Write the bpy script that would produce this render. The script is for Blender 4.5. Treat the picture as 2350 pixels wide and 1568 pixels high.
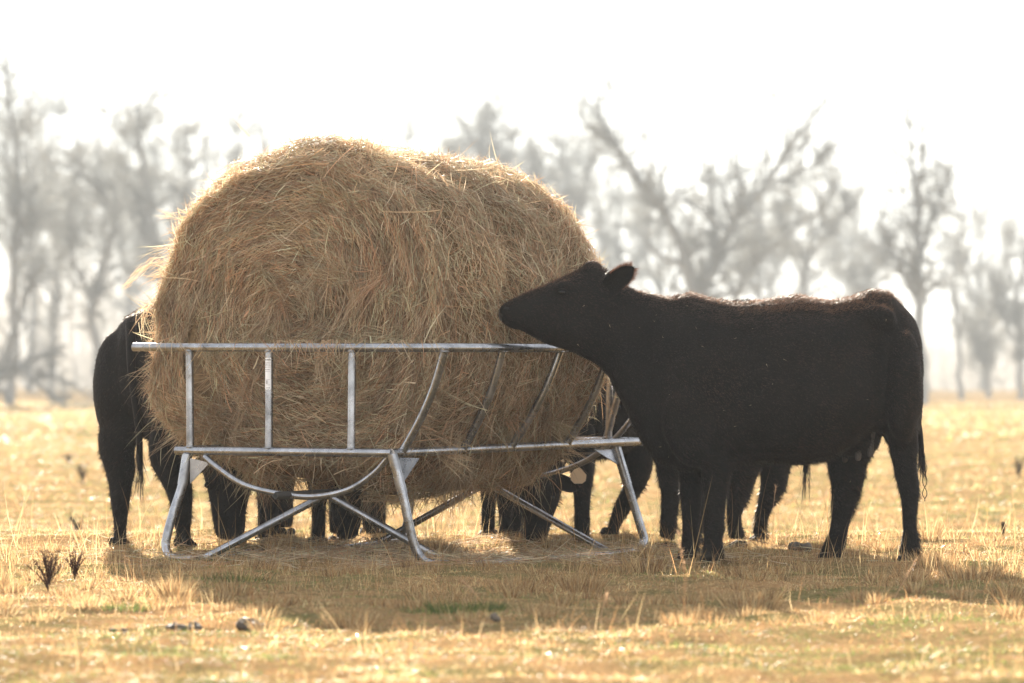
import bpy, math, random
import numpy as np
from mathutils import Vector
R = math.radians
rng = np.random.default_rng(7)
random.seed(7)
for o in list(bpy.data.objects): bpy.data.objects.remove(o)
S = bpy.context.scene
COL = S.collection

# ------------------------------------------------------------------ camera
FPX = 9702.0          # focal length in units of a 2350 px wide frame
H0 = 850.0            # horizon row in that frame
CAMZ = 1.0
cam = bpy.data.cameras.new("camera"); cam.lens = FPX / 2350 * 36; cam.sensor_width = 36
cam.clip_start = 0.1; cam.clip_end = 3000
cam.dof.use_dof = True; cam.dof.focus_distance = 22.4; cam.dof.aperture_fstop = 3.1; cam.dof.aperture_blades = 0
camo = bpy.data.objects.new("camera", cam); COL.objects.link(camo)
camo.location = (0, 0, CAMZ)
camo.rotation_euler = (R(90) + math.atan((H0 - 784) / FPX), 0, 0)
S.camera = camo
def P(px, py, Y):
    return np.array([(px - 1175) * Y / FPX, Y, CAMZ - (py - H0) * Y / FPX])

# ------------------------------------------------------------------ light
SUN_EL, SUN_AZ = 18.5, -7.0     # azimuth from +Y (ahead of the camera), negative = left
w = bpy.data.worlds.new("World"); S.world = w; w.use_nodes = True
nt = w.node_tree
sky = nt.nodes.new("ShaderNodeTexSky"); sky.sky_type = 'NISHITA'; sky.sun_disc = False
sky.sun_elevation = R(SUN_EL); sky.sun_rotation = R(SUN_AZ); sky.air_density = 1.0; sky.dust_density = 0.0
hs = nt.nodes.new("ShaderNodeHueSaturation"); hs.inputs["Saturation"].default_value = .35; hs.inputs["Color"].default_value = (1, 1, 1, 1)
tn = nt.nodes.new("ShaderNodeMix"); tn.data_type = 'RGBA'; tn.blend_type = 'MULTIPLY'; tn.inputs[0].default_value = 1; tn.inputs[7].default_value = (1, .985, .96, 1)   # misty, nearly white sky
nt.links.new(sky.outputs[0], hs.inputs["Color"]); nt.links.new(hs.outputs[0], tn.inputs[6]); ms = nt.nodes.new("ShaderNodeMix"); ms.data_type = 'RGBA'; ms.inputs[0].default_value = .84; ms.inputs[7].default_value = (1.46, 1.46, 1.47, 1)   # even white mist over the blue
nt.links.new(tn.outputs[2], ms.inputs[6]); nt.links.new(ms.outputs[2], nt.nodes["Background"].inputs[0]); nt.nodes["Background"].inputs[1].default_value = 0.15
sl = bpy.data.lights.new("sun", 'SUN'); sl.energy = 5.0; sl.angle = R(0.6); sl.color = (1.0, 0.89, 0.75)
so = bpy.data.objects.new("sun", sl); COL.objects.link(so)
sd = Vector((math.sin(R(SUN_AZ)) * math.cos(R(SUN_EL)), math.cos(R(SUN_AZ)) * math.cos(R(SUN_EL)), math.sin(R(SUN_EL))))
so.rotation_euler = sd.to_track_quat('Z', 'Y').to_euler(); so.location = (0, 0, 40)
S.view_settings.view_transform = 'Standard'; S.view_settings.look = 'None'
S.view_settings.exposure = 2.32; S.view_settings.gamma = 1.0
S.render.engine = 'CYCLES'
S.cycles.use_denoising = True
S.cycles.max_bounces = 6; S.cycles.diffuse_bounces = 3; S.cycles.glossy_bounces = 3
S.cycles.transmission_bounces = 3; S.cycles.transparent_max_bounces = 6; S.cycles.volume_bounces = 0
S.cycles.sample_clamp_indirect = 6

# ------------------------------------------------------------------ helpers
def norm(v): return v / np.maximum(np.linalg.norm(v, axis=-1, keepdims=True), 1e-9)
def hash3(ix, iy, iz):
    h = (ix.astype(np.int64) * 374761393 + iy.astype(np.int64) * 668265263 + iz.astype(np.int64) * 2147483647) & 0xffffffff
    h = ((h ^ (h >> 13)) * 1274126177) & 0xffffffff
    h = ((h ^ (h >> 16)) * 2246822519) & 0xffffffff
    return ((h ^ (h >> 15)) & 0xffffff) / float(0xffffff)
def noise(p):
    p = np.asarray(p, float); i = np.floor(p).astype(np.int64); f = p - i; f = f * f * (3 - 2 * f)
    out = 0
    for a in (0, 1):
        for b in (0, 1):
            for c in (0, 1):
                wt = (f[..., 0] if a else 1 - f[..., 0]) * (f[..., 1] if b else 1 - f[..., 1]) * (f[..., 2] if c else 1 - f[..., 2])
                out = out + wt * hash3(i[..., 0] + a, i[..., 1] + b, i[..., 2] + c)
    return out
def n2(x, y, s=1.0, seed=0): return noise(np.stack([np.asarray(x) * s, np.asarray(y) * s, np.zeros_like(np.asarray(x, float)) + seed + .5], -1))

class Geo:
    def __init__(s): s.v = []; s.fl = []; s.ft = []; s.m = []; s.c = []; s.n = 0; s.sm = []
    def add(s, v, faces, mat=0, col=None, smooth=True):
        v = np.asarray(v, float).reshape(-1, 3); faces = np.asarray(faces, np.int64)
        s.v.append(v); s.fl.append((faces + s.n).ravel()); s.ft.append(np.full(len(faces), faces.shape[1])); s.m.append(np.full(len(faces), mat))
        s.sm.append(np.full(len(faces), smooth))
        if col is None: col = (.5, .5, .5)
        col = np.asarray(col, float)
        if col.ndim == 1: col = np.tile(col, (len(v), 1))
        s.c.append(col); s.n += len(v)
    def mesh(s, name, mats):
        me = bpy.data.meshes.new(name)
        v = np.concatenate(s.v); fl = np.concatenate(s.fl); ft = np.concatenate(s.ft); m = np.concatenate(s.m)
        me.vertices.add(len(v)); me.vertices.foreach_set("co", v.astype(np.float32).ravel())
        me.loops.add(len(fl)); me.loops.foreach_set("vertex_index", fl.astype(np.int32))
        me.polygons.add(len(ft)); st = np.concatenate([[0], np.cumsum(ft)[:-1]])
        me.polygons.foreach_set("loop_start", st.astype(np.int32))
        me.polygons.foreach_set("material_index", m.astype(np.int32))
        me.polygons.foreach_set("use_smooth", np.concatenate(s.sm))
        a = me.attributes.new("tint", 'FLOAT_COLOR', 'POINT')
        c = np.concatenate(s.c); a.data.foreach_set("color", np.concatenate([c, np.ones((len(c), 1))], 1).astype(np.float32).ravel())
        for k in mats: me.materials.append(k)
        me.update(calc_edges=True); me.validate()
        return me
    def build(s, name, mats, parent=None, loc=(0, 0, 0), **kw):
        if not isinstance(mats, (list, tuple)): mats = [mats]
        loc = np.asarray(loc, float)
        if parent is not None: loc = np.array(parent.matrix_basis.translation)
        s.v = [v - loc for v in s.v]
        o = bpy.data.objects.new(name, s.mesh(name, mats)); COL.objects.link(o)
        if parent is not None: o.parent = parent
        else: o.location = loc
        for k, x in kw.items(): o[k] = x
        return o
def empty(name, loc, **kw):
    o = bpy.data.objects.new(name, None); COL.objects.link(o); o.location = loc
    o.empty_display_size = .2
    for k, x in kw.items(): o[k] = x
    return o

def ribbons(g, base, d, L, W, bend, side, k=3, mat=0, col=None, taper=1.5):
    """batch of tapering curved blades"""
    N = len(base); t = np.linspace(0, 1, k + 1)
    c = base[:, None] + d[:, None] * (L[:, None, None] * t[None, :, None]) + bend[:, None] * (t ** 2)[None, :, None]
    wd = W[:, None] * (1 - t[None, :] ** taper * .98)
    l = c - side[:, None] * wd[..., None] / 2; r = c + side[:, None] * wd[..., None] / 2
    v = np.empty((N, 2 * k + 1, 3)); v[:, 0:2 * k:2] = l[:, :k]; v[:, 1:2 * k:2] = r[:, :k]; v[:, 2 * k] = c[:, k]
    o = (np.arange(N) * (2 * k + 1))[:, None]
    n0 = g.n
    colv = None if col is None else np.repeat(col, 2 * k + 1, axis=0)
    tris = np.stack([o[:, 0] + 2 * k - 2, o[:, 0] + 2 * k - 1, o[:, 0] + 2 * k], -1)
    g.add(v, tris, mat, colv)
    if k > 1:
        q = np.concatenate([np.stack([o[:, 0] + 2 * j, o[:, 0] + 2 * j + 1, o[:, 0] + 2 * j + 3, o[:, 0] + 2 * j + 2], -1) for j in range(k - 1)])
        g.fl.append((q + n0).ravel()); g.ft.append(np.full(len(q), 4)); g.m.append(np.full(len(q), mat)); g.sm.append(np.full(len(q), True))

def frames(pts):
    T = np.gradient(pts, axis=0); T = norm(T)
    up = np.array([0, 0, 1.0]) if abs(T[0][2]) < .9 else np.array([1.0, 0, 0])
    A = []; a = norm(np.cross(up, T[0]))
    for t in T:
        a = norm(a - t * np.dot(a, t)); A.append(a)
    A = np.array(A); return T, A, np.cross(T, A)
def smooth_path(pts, rad, n=4):
    """Catmull-Rom subdivision"""
    pts = np.asarray(pts, float); rad = np.broadcast_to(np.asarray(rad, float), (len(pts),)).copy()
    q = np.column_stack([pts, rad]); q = np.vstack([2 * q[0] - q[1], q, 2 * q[-1] - q[-2]]); out = []
    for i in range(1, len(q) - 2):
        for j in range(n):
            t = j / n
            out.append(.5 * ((2 * q[i]) + (-q[i - 1] + q[i + 1]) * t + (2 * q[i - 1] - 5 * q[i] + 4 * q[i + 1] - q[i + 2]) * t * t + (-q[i - 1] + 3 * q[i] - 3 * q[i + 1] + q[i + 2]) * t ** 3))
    out.append(q[-2]); out = np.array(out); return out[:, :3], np.maximum(out[:, 3], 1e-4)
def tube(g, pts, rad, n=12, mat=0, col=None, caps=True, sub=0, jitter=0):
    pts = np.asarray(pts, float); rad = np.broadcast_to(np.asarray(rad, float), (len(pts),))
    if sub: pts, rad = smooth_path(pts, rad, sub)
    T, A, B = frames(pts); th = np.arange(n) * 2 * np.pi / n
    v = pts[:, None] + rad[:, None, None] * (A[:, None] * np.cos(th)[None, :, None] + B[:, None] * np.sin(th)[None, :, None])
    if jitter: v = v + rng.normal(0, 1, v.shape) * jitter * rad[:, None, None]
    m = len(pts); i = np.arange(m - 1)[:, None] * n; j = np.arange(n)[None]
    f = np.stack([i + j, i + (j + 1) % n, i + n + (j + 1) % n, i + n + j], -1).reshape(-1, 4)
    v = v.reshape(-1, 3)
    cc = None if col is None else np.tile(np.asarray(col, float), (len(v), 1))
    n0 = g.n; g.add(v, f, mat, cc)
    if caps:
        for base, p in ((0, pts[0]), ((m - 1) * n, pts[-1])):
            idx = base + np.arange(n); g.add(np.vstack([v[idx], p[None]]), np.stack([np.arange(n), (np.arange(n) + 1) % n, np.full(n, n)], -1), mat, None if col is None else col, smooth=False)

def ball(g, c, r, n=12, mat_=0):
    r = np.broadcast_to(np.asarray(r, float), (3,)); th = np.linspace(.02, math.pi - .02, n); ph = np.arange(2 * n) * math.pi / n
    A_, B_ = np.meshgrid(th, ph, indexing='ij'); v = np.stack([np.sin(A_) * np.cos(B_) * r[0], np.sin(A_) * np.sin(B_) * r[1], np.cos(A_) * r[2]], -1) + c
    m = 2 * n; i = np.arange(n - 1)[:, None] * m; j = np.arange(m)[None]
    v = v.reshape(-1, 3); g.add(v, np.stack([i + j, i + m + j, i + m + (j + 1) % m, i + (j + 1) % m], -1).reshape(-1, 4), mat_)
    for b_ in (0, (n - 1) * m): g.add(np.vstack([v[b_:b_ + m], v[b_:b_ + m].mean(0)[None]]), np.stack([np.arange(m), (np.arange(m) + 1) % m, np.full(m, m)], -1), mat_)
def mat(name, base=(.5, .5, .5), rough=.7, metal=0, attr=False, spec=.4, nodes=None):
    m = bpy.data.materials.new(name); m.use_nodes = True; n = m.node_tree; b = n.nodes["Principled BSDF"]
    b.inputs["Base Color"].default_value = (*base, 1); b.inputs["Roughness"].default_value = rough
    b.inputs["Metallic"].default_value = metal; b.inputs["Specular IOR Level"].default_value = spec
    if attr:
        a = n.nodes.new("ShaderNodeAttribute"); a.attribute_name = "tint"; n.links.new(a.outputs["Color"], b.inputs["Base Color"])
    if nodes: nodes(n, b)
    return m
def ramp(n, stops):
    r = n.nodes.new("ShaderNodeValToRGB"); e = r.color_ramp.elements
    while len(e) < len(stops): e.new(.5)
    for el, (p, c) in zip(e, stops): el.position = p; el.color = (*c, 1)
    return r
def tex(n, scale, detail=5, rough=.6, obj=True, vec=None):
    t = n.nodes.new("ShaderNodeTexNoise"); t.inputs["Scale"].default_value = scale; t.inputs["Detail"].default_value = detail; t.inputs["Roughness"].default_value = rough
    if vec is None:
        c = n.nodes.new("ShaderNodeTexCoord"); vec = c.outputs["Object"]
    n.links.new(vec, t.inputs["Vector"]); return t
def leafy(name, trans=.5, rough=.55, spec=.35, gloss=0.0):
    """thin vegetation: tinted diffuse + light passing through"""
    m = bpy.data.materials.new(name); m.use_nodes = True; n = m.node_tree; b = n.nodes["Principled BSDF"]
    a = n.nodes.new("ShaderNodeAttribute"); a.attribute_name = "tint"
    n.links.new(a.outputs["Color"], b.inputs["Base Color"]); b.inputs["Roughness"].default_value = rough; b.inputs["Specular IOR Level"].default_value = spec
    t = n.nodes.new("ShaderNodeBsdfTranslucent"); n.links.new(a.outputs["Color"], t.inputs["Color"])
    x = n.nodes.new("ShaderNodeMixShader"); x.inputs[0].default_value = trans
    n.links.new(b.outputs[0], x.inputs[1]); n.links.new(t.outputs[0], x.inputs[2])
    n.links.new(x.outputs[0], n.nodes["Material Output"].inputs[0]); return m

# ------------------------------------------------------------------ materials
def ground_nodes(n, b):
    c = n.nodes.new("ShaderNodeTexCoord")
    t1 = tex(n, .35, 4, .6, vec=c.outputs["Object"]); t2 = tex(n, 28, 8, .8, vec=c.outputs["Object"]); t3 = tex(n, 1.7, 5, .65, vec=c.outputs["Object"])
    r1 = ramp(n, [(.40, (.09, .11, .035)), (.50, (.25, .17, .08)), (.62, (.40, .23, .11))])
    n.links.new(t3.outputs[0], r1.inputs[0])
    r2 = ramp(n, [(.36, (.07, .045, .022)), (.5, (.26, .175, .085)), (.66, (.50, .36, .19))]); n.links.new(t2.outputs[0], r2.inputs[0])
    mx = n.nodes.new("ShaderNodeMix"); mx.data_type = 'RGBA'; n.links.new(t1.outputs[0], mx.inputs[0]); n.links.new(r1.outputs[0], mx.inputs[6]); n.links.new(r2.outputs[0], mx.inputs[7])
    n.links.new(mx.outputs[2], b.inputs["Base Color"])
    bp = n.nodes.new("ShaderNodeBump"); bp.inputs["Strength"].default_value = .6; bp.inputs["Distance"].default_value = .05
    n.links.new(t2.outputs[0], bp.inputs["Height"]); n.links.new(bp.outputs[0], b.inputs["Normal"])
M_ground = mat("dry_pasture", rough=1, spec=.0, nodes=ground_nodes)
M_grass = leafy("grass_blades", .5, .5, .15)
M_dew = leafy("dewy_grass_blades", .35, .30, .6)
M_hay = leafy("hay_strands", .4, .5, .4)
def core_nodes(n, b):
    t = tex(n, 30, 6, .75); r = ramp(n, [(.3, (.07, .045, .022)), (.6, (.22, .145, .075)), (.8, (.32, .22, .12))])
    n.links.new(t.outputs[0], r.inputs[0]); n.links.new(r.outputs[0], b.inputs["Base Color"])
M_core = mat("packed_hay", rough=.9, spec=.1, nodes=core_nodes)
def galv_nodes(n, b):
    t = tex(n, 7, 7, .75); r = ramp(n, [(.32, (.18, .19, .21)), (.5, (.33, .34, .37)), (.7, (.48, .49, .53))])
    n.links.new(t.outputs[0], r.inputs[0])
    td = tex(n, 3.3, 8, .8); rd = ramp(n, [(.56, (0, 0, 0)), (.68, (.75,) * 3)]); n.links.new(td.outputs[0], rd.inputs[0])
    md = n.nodes.new("ShaderNodeMix"); md.data_type = 'RGBA'; n.links.new(rd.outputs[0], md.inputs[0]); n.links.new(r.outputs[0], md.inputs[6]); md.inputs[7].default_value = (.17, .14, .10, 1); n.links.new(md.outputs[2], b.inputs["Base Color"])
    t2 = tex(n, 9, 4, .6); r2 = ramp(n, [(.3, (.15,) * 3), (.7, (.4,) * 3)]); n.links.new(t2.outputs[0], r2.inputs[0]); n.links.new(r2.outputs[0], b.inputs["Roughness"])
    bp = n.nodes.new("ShaderNodeBump"); bp.inputs["Strength"].default_value = .03; bp.inputs["Distance"].default_value = .004
    n.links.new(t2.outputs[0], bp.inputs["Height"]); n.links.new(bp.outputs[0], b.inputs["Normal"])
M_galv = mat("galvanised_steel", rough=.35, metal=.92, nodes=galv_nodes)
M_dull = mat("dull_steel", (.10, .095, .09), .55, .7)
M_hole = mat("tube_inside", (.02, .02, .02), .9)
def hide_nodes(n, b):
    t = tex(n, 5, 6, .7); r = ramp(n, [(.35, (.004, .0034, .003)), (.62, (.009, .007, .0055)), (.8, (.022, .016, .012))])
    n.links.new(t.outputs[0], r.inputs[0]); n.links.new(r.outputs[0], b.inputs["Base Color"])
    b.inputs["Sheen Weight"].default_value = .06; b.inputs["Sheen Roughness"].default_value = .35; b.inputs["Sheen Tint"].default_value = (1, .6, .42, 1)
    t2 = tex(n, 60, 5, .7); bp = n.nodes.new("ShaderNodeBump"); bp.inputs["Strength"].default_value = .5; bp.inputs["Distance"].default_value = .01
    n.links.new(t2.outputs[0], bp.inputs["Height"]); n.links.new(bp.outputs[0], b.inputs["Normal"])
M_hide = mat("black_hide", rough=.7, spec=.12, nodes=hide_nodes)
M_fur = leafy("black_hair", .3, .5, .25)
M_hoof = mat("hoof_horn", (.02, .017, .014), .8, spec=.1)
M_eye = mat("dark_eye", (.004, .003, .003), .12, spec=.35)
M_teat = mat("udder_skin", (.06, .05, .046), .6)
M_muz = mat("wet_muzzle", (.02, .018, .018), .28, spec=.6)
M_tag = leafy("ear_tag_plastic", .35, .4)
M_bark = mat("winter_bark", (.23, .23, .22), .9, spec=.15)
M_twig = leafy("twigs", .35, .8, .1)
M_dung = mat("dung", rough=.75, spec=.4, nodes=lambda n, b: (lambda t, r: (n.links.new(t.outputs[0], r.inputs[0]), n.links.new(r.outputs[0], b.inputs["Base Color"])))(tex(n, 25, 5), ramp(n, [(.35, (.035, .027, .018)), (.7, (.15, .12, .09))])))
M_white = mat("sticker_paper", (.93, .93, .95), .5)
M_ink = mat("sticker_ink", (.04, .035, .05), .6)

# ------------------------------------------------------------------ ground
def gz(x, y):
    x = np.asarray(x, float); y = np.asarray(y, float)
    s = np.clip((y - 25.2) / 11, 0, 1); s = s * s * (3 - 2 * s)
    far = np.clip((y - 60) / 220, 0, 1)
    z = -.42 * s - .68 * far
    b = (n2(x, y, 1.1, 3) - .5) * .08 + (n2(x, y, 2.9, 9) - .5) * .055 + (n2(x, y, 6.5, 12) - .5) * .025
    return z + b * np.where(y < 24.9, 1, .8) - .01
xs = np.concatenate([np.linspace(-600, -60, 12), np.linspace(-50, -9, 20), np.linspace(-8, 8, 220), np.linspace(9, 50, 20), np.linspace(60, 600, 12)])
ys = np.concatenate([np.linspace(-200, 8, 12), np.linspace(9, 40, 380), np.linspace(41, 100, 60), np.geomspace(105, 1600, 30)])
X, Yg = np.meshgrid(xs, ys); Z = gz(X, Yg)
g = Geo(); nx, ny = len(xs), len(ys); i = np.arange(ny - 1)[:, None] * nx; j = np.arange(nx - 1)[None]
g.add(np.stack([X, Yg, Z], -1), np.stack([i + j, i + j + 1, i + nx + j + 1, i + nx + j], -1).reshape(-1, 4))
g.build("ground", M_ground, kind="structure", label="dry winter pasture ground")

# ------------------------------------------------------------------ grass
PAL = np.array([1.05, .985, 1.06]) * 1.05 * np.array([[.50, .31, .13], [.58, .42, .19], [.42, .26, .11], [.62, .50, .24], [.24, .155, .075], [.70, .56, .29]])
GRN = np.array([[.15, .20, .06], [.27, .30, .09], [.11, .16, .055]])
def in_cow(x, y): return np.zeros(len(x), bool)
def grass_patch(g, y0, y1, dens, hmin, hmax, wd, k, margin=1.25):
    A = (y1 - y0) * (y0 + y1) / 2 * 2 * .1211 * margin; N = int(A * dens)
    u = rng.random(N); y = np.sqrt(y0 ** 2 + u * (y1 ** 2 - y0 ** 2)); x = (rng.random(N) * 2 - 1) * y * .1211 * margin
    cl = n2(x, y, 5.5, 1) * .6 + n2(x, y, 14, 2) * .4            # clumps
    keep = rng.random(N) < np.clip((cl - .25) * 2.6, .5, 1); x, y, cl = x[keep], y[keep], cl[keep]; N = len(x)
    tall = np.clip((cl - .56) * 5, 0, 1) * np.clip((n2(x, y, 1.3, 5) - .3) * 2.4, 0, 1)
    L = (hmin + (hmax - hmin) * rng.random(N) ** 1.6) * (.65 + 1.5 * tall)
    base = np.stack([x, y, gz(x, y) - .005], -1)
    lean = rng.normal(0, 1, (N, 3)) * np.array([.95, .8, 0]); d = norm(lean + np.array([0, 0, 1.0]))
    bend = rng.normal(0, 1, (N, 3)) * L[:, None] * np.array([.6, .5, .15]); bend[:, 2] -= L * .3
    side = norm(np.stack([rng.normal(0, 1, N), rng.normal(0, .7, N), np.zeros(N)], -1))
    gp = n2(x, y, .9, 21) * .55 + n2(x, y, 3.3, 22) * .45
    pg = np.clip((gp - .44) * 4.0 + .24 * np.exp(-((y - 18.6) / 2.2) ** 2) + .22 * np.exp(-((y - 14) / 1.6) ** 2), .08, .85) * np.where(tall > .3, .35, 1)
    isg = rng.random(N) < pg
    col = np.where(isg[:, None], GRN[rng.integers(0, 3, N)], PAL[rng.integers(0, 6, N)]) * rng.uniform(.6, 1.25, (N, 1)) * (.45 + .62 * n2(x, y, 5.0, 61) + .55 * n2(x, y, 14, 62))[:, None]
    wv = wd * rng.uniform(.6, 1.3, N); dw = rng.random(N) < (.022 if y1 < 30 else .0)
    for mi, q in ((0, ~dw), (1, dw)): ribbons(g, base[q], d[q], L[q], wv[q], bend[q], side[q], k, mi, np.clip(col[q], 0, .85))
g = Geo()
grass_patch(g, 11.5, 17, 5000, .015, .05, .0045, 2)
grass_patch(g, 17, 28, 6400, .012, .048, .0034, 2, 1.15)
grass_patch(g, 28, 45, 800, .02, .07, .008, 2, 1.2)
grass_patch(g, 45, 90, 190, .03, .10, .018, 1, 1.2)
grass_patch(g, 90, 280, 14, .08, .22, .07, 1, 1.1)
# taller loose stalks scattered in the sward
def tall_stalks(g, n, y0, y1, l0, l1, ww=.0022):
    y = rng.uniform(y0, y1, n); x = rng.uniform(-1, 1, n) * y * .135
    m = n2(x, y, 1.6, 41) > .42; x, y = x[m], y[m]; n = len(x)
    L = rng.uniform(l0, l1, n) * (.5 + rng.random(n)); base = np.stack([x, y, gz(x, y)], -1)
    d = norm(rng.normal(0, 1, (n, 3)) * np.array([.22, .2, 0]) + [0, 0, 1]); bend = rng.normal(0, 1, (n, 3)) * L[:, None] * [.22, .2, .03]
    side = norm(np.stack([np.ones(n), rng.normal(0, .4, n), np.zeros(n)], -1))
    ribbons(g, base, d, L, rng.uniform(.6, 1.4, n) * ww, bend, side, 4, 0, PAL[rng.integers(0, 6, n)] * .9)
tall_stalks(g, 3600, 19, 26, .05, .14); tall_stalks(g, 300, 21, 25.5, .2, .38, .0026); tall_stalks(g, 500, 14, 19, .05, .13); tall_stalks(g, 500, 27, 44, .12, .3, .004)
# dense tufts
def tufts(g, cx, cy, n, r, l, c=None, ww=.0035):
    a = rng.random(n) * 6.283; q = np.sqrt(rng.random(n)) * r; x = cx + np.cos(a) * q; y = cy + np.sin(a) * q
    base = np.stack([x, y, gz(x, y) - .005], -1); out = np.stack([np.cos(a), np.sin(a), np.zeros(n)], -1) * (q / r)[:, None]
    d = norm(out * .45 + rng.normal(0, .14, (n, 3)) + [0, 0, 1]); L = l * rng.uniform(.5, 1.1, n)
    bend = out * L[:, None] * .25 + rng.normal(0, .12, (n, 3)) * L[:, None]; side = norm(rng.normal(0, 1, (n, 3)) * [1, .6, 0])
    pal = PAL if c is None else c
    ribbons(g, base, d, L, rng.uniform(.6, 1.2, n) * ww, bend, side, 3, 0, pal[rng.integers(0, len(pal), n)] * rng.uniform(.4, .95, (n, 1)))
for _ in range(330):
    Y = rng.uniform(16.5, 25.3); px = rng.uniform(-50, 2400); p = P(px, 0, Y)
    tufts(g, p[0], Y, int(rng.uniform(40, 130)), rng.uniform(.03, .09), rng.uniform(.03, .085))
for px, py, n, r, l in ((400, 1370, 260, .06, .13), (800, 1425, 320, .10, .08), (640, 1265, 160, .06, .09), (1330, 1340, 360, .11, .12), (1180, 1350, 300, .10, .11), (940, 1390, 260, .12, .08), (1720, 1390, 300, .12, .09), (2150, 1300, 300, .13, .10), (1270, 1255, 200, .08, .12), (1010, 1270, 160, .06, .14), (2230, 1330, 300, .14, .12), (1000, 1270, 200, .07, .12), (1480, 1300, 240, .1, .12), (2130, 1240, 160, .08, .15)):
    Y = CAMZ * FPX / (py - H0); tufts(g, P(px, 0, Y)[0], Y, n, r, l)
for px, py, n, r, l in ((1070, 1400, 420, .16, .06), (290, 1395, 140, .10, .05), (540, 1330, 260, .18, .05), (1000, 1405, 160, .14, .05), (2100, 1430, 220, .22, .04)):
    Y = CAMZ * FPX / (py - H0); tufts(g, P(px, 0, Y)[0], Y, n, r, l, GRN)
g.build("grass", [M_grass, M_dew], kind="stuff", label="short dry straw coloured pasture grass with green patches", category="grass")

# ------------------------------------------------------------------ hay bale
YAW = R(35); AX = np.array([math.sin(YAW), math.cos(YAW), 0]); LT = np.array([math.cos(YAW), -math.sin(YAW), 0]); UP = np.array([0, 0, 1.0])
BC = P(690, 727, 22.74); BL = 1.62; RZ, RL = .93, 1.03
def bale_point(s, th):
    """s in 0..1: centre of front end -> rim -> side -> rear rim -> centre of rear end"""
    a1, a2 = .30, .70
    q = np.where(s < a1, s / a1, np.where(s > a2, (1 - s) / (1 - a2), 1.0))       # radial fraction
    t = np.where(s < a1, 0, np.where(s > a2, 1, (s - a1) / (a2 - a1)))
    rnd = .16                                                                        # rounded shoulders
    edge = np.clip((q - (1 - rnd)) / rnd, 0, 1); 
    tl = t * BL
    dist = np.minimum(tl, BL - tl); sh = np.clip(1 - dist / (rnd * 1.25), 0, 1)
    rad = q * (1 - .12 * sh ** 2 * (q > .999)) * np.where(q > .999, 1, 1 - .12 * edge * 1)
    axial = tl + np.where(s < a1, .10 * edge ** 2 - .05 * (1 - q ** 2), 0) - np.where(s > a2, .10 * edge ** 2 - .05 * (1 - q ** 2), 0)
    axial = np.where((s >= a1) & (s <= a2), .10 + t * (BL - .20), axial)
    c, sn = np.cos(th), np.sin(th); e = 2 / np.where(sn > 0, 2.08, 2.7)
    cl = np.sign(c) * np.abs(c) ** e; cz = np.sign(sn) * np.abs(sn) ** e
    rad = rad * (1 - .075 * t * (sn > 0) * sn)
    p = BC + AX * axial[..., None] + LT * (rad * RL * cl)[..., None] + UP * (rad * RZ * cz)[..., None]
    d = (noise(p * 1.7 + 5) - .5) * .14 + (noise(p * 4.5) - .5) * .07 + (noise(p * 11) - .5) * .035
    # shallow groove where the wrap has opened, a third of the way back
    gro = np.exp(-((t - .27 - .05 * np.sin(th * 3)) / .055) ** 2) * (q > .95) * np.clip(sn + .5, 0, 1) * .15 + np.exp(-((t - .66 - .04 * np.sin(th * 4)) / .05) ** 2) * (q > .95) * .05
    hump = np.exp(-((t - .3) / .3) ** 2) * (q > .95) * np.clip(sn, 0, 1) * .03 + (q < .97) * .012 * np.sin(q * 42 + 4 * noise(p * 1.5)) * np.clip(q * 3, 0, 1)
    out = norm(LT * (cl * (q > .3))[..., None] + UP * (cz)[..., None] * (q > .3)[..., None] + 1e-6) * q[..., None] - AX * np.where(s < a1, 1.0, 0)[..., None] * (1.2 - q)[..., None] + AX * np.where(s > a2, 1.0, 0)[..., None] * (1.2 - q)[..., None]
    tm = np.mod(th, 2 * np.pi); bul = .15 * np.exp(-((tm - 3.55) / .42) ** 2) * (q > .6) * np.clip(1.3 - t, 0, 1) - .035 * np.exp(-((tm - 5.75) / .5) ** 2) * (q > .8)
    return p + out * (d - gro + hump + bul)[..., None]
g = Geo(); ns, nth = 90, 150
sv = np.linspace(0.001, .999, ns); tv = np.arange(nth) * 2 * np.pi / nth
SS, TT = np.meshgrid(sv, tv, indexing='ij'); pv = bale_point(SS, TT)
i = np.arange(ns - 1)[:, None] * nth; j = np.arange(nth)[None]
core_in = pv - norm(pv - (BC + AX * BL / 2)) * .02
g.add(core_in, np.stack([i + j, i + (j + 1) % nth, i + nth + (j + 1) % nth, i + nth + j], -1).reshape(-1, 4), 0)
HAY = np.array([.98, .98, 1.10]) * .90 * np.array([[.52, .36, .19], [.64, .48, .28], [.42, .27, .14], [.56, .50, .29], [.46, .42, .24], [.58, .34, .18], [.74, .60, .38], [.28, .18, .09]])
def bale_sample(s, th):
    e = 1e-3; p = bale_point(s, th); ps = bale_point(s + e, th) - p; pt = bale_point(s, th + e) - p
    nn = norm(np.cross(pt, ps)); c = p - (BC + AX * BL / 2); nn = nn * np.sign((nn * c).sum(-1, keepdims=True))
    return p, nn, norm(pt), norm(ps)
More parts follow.
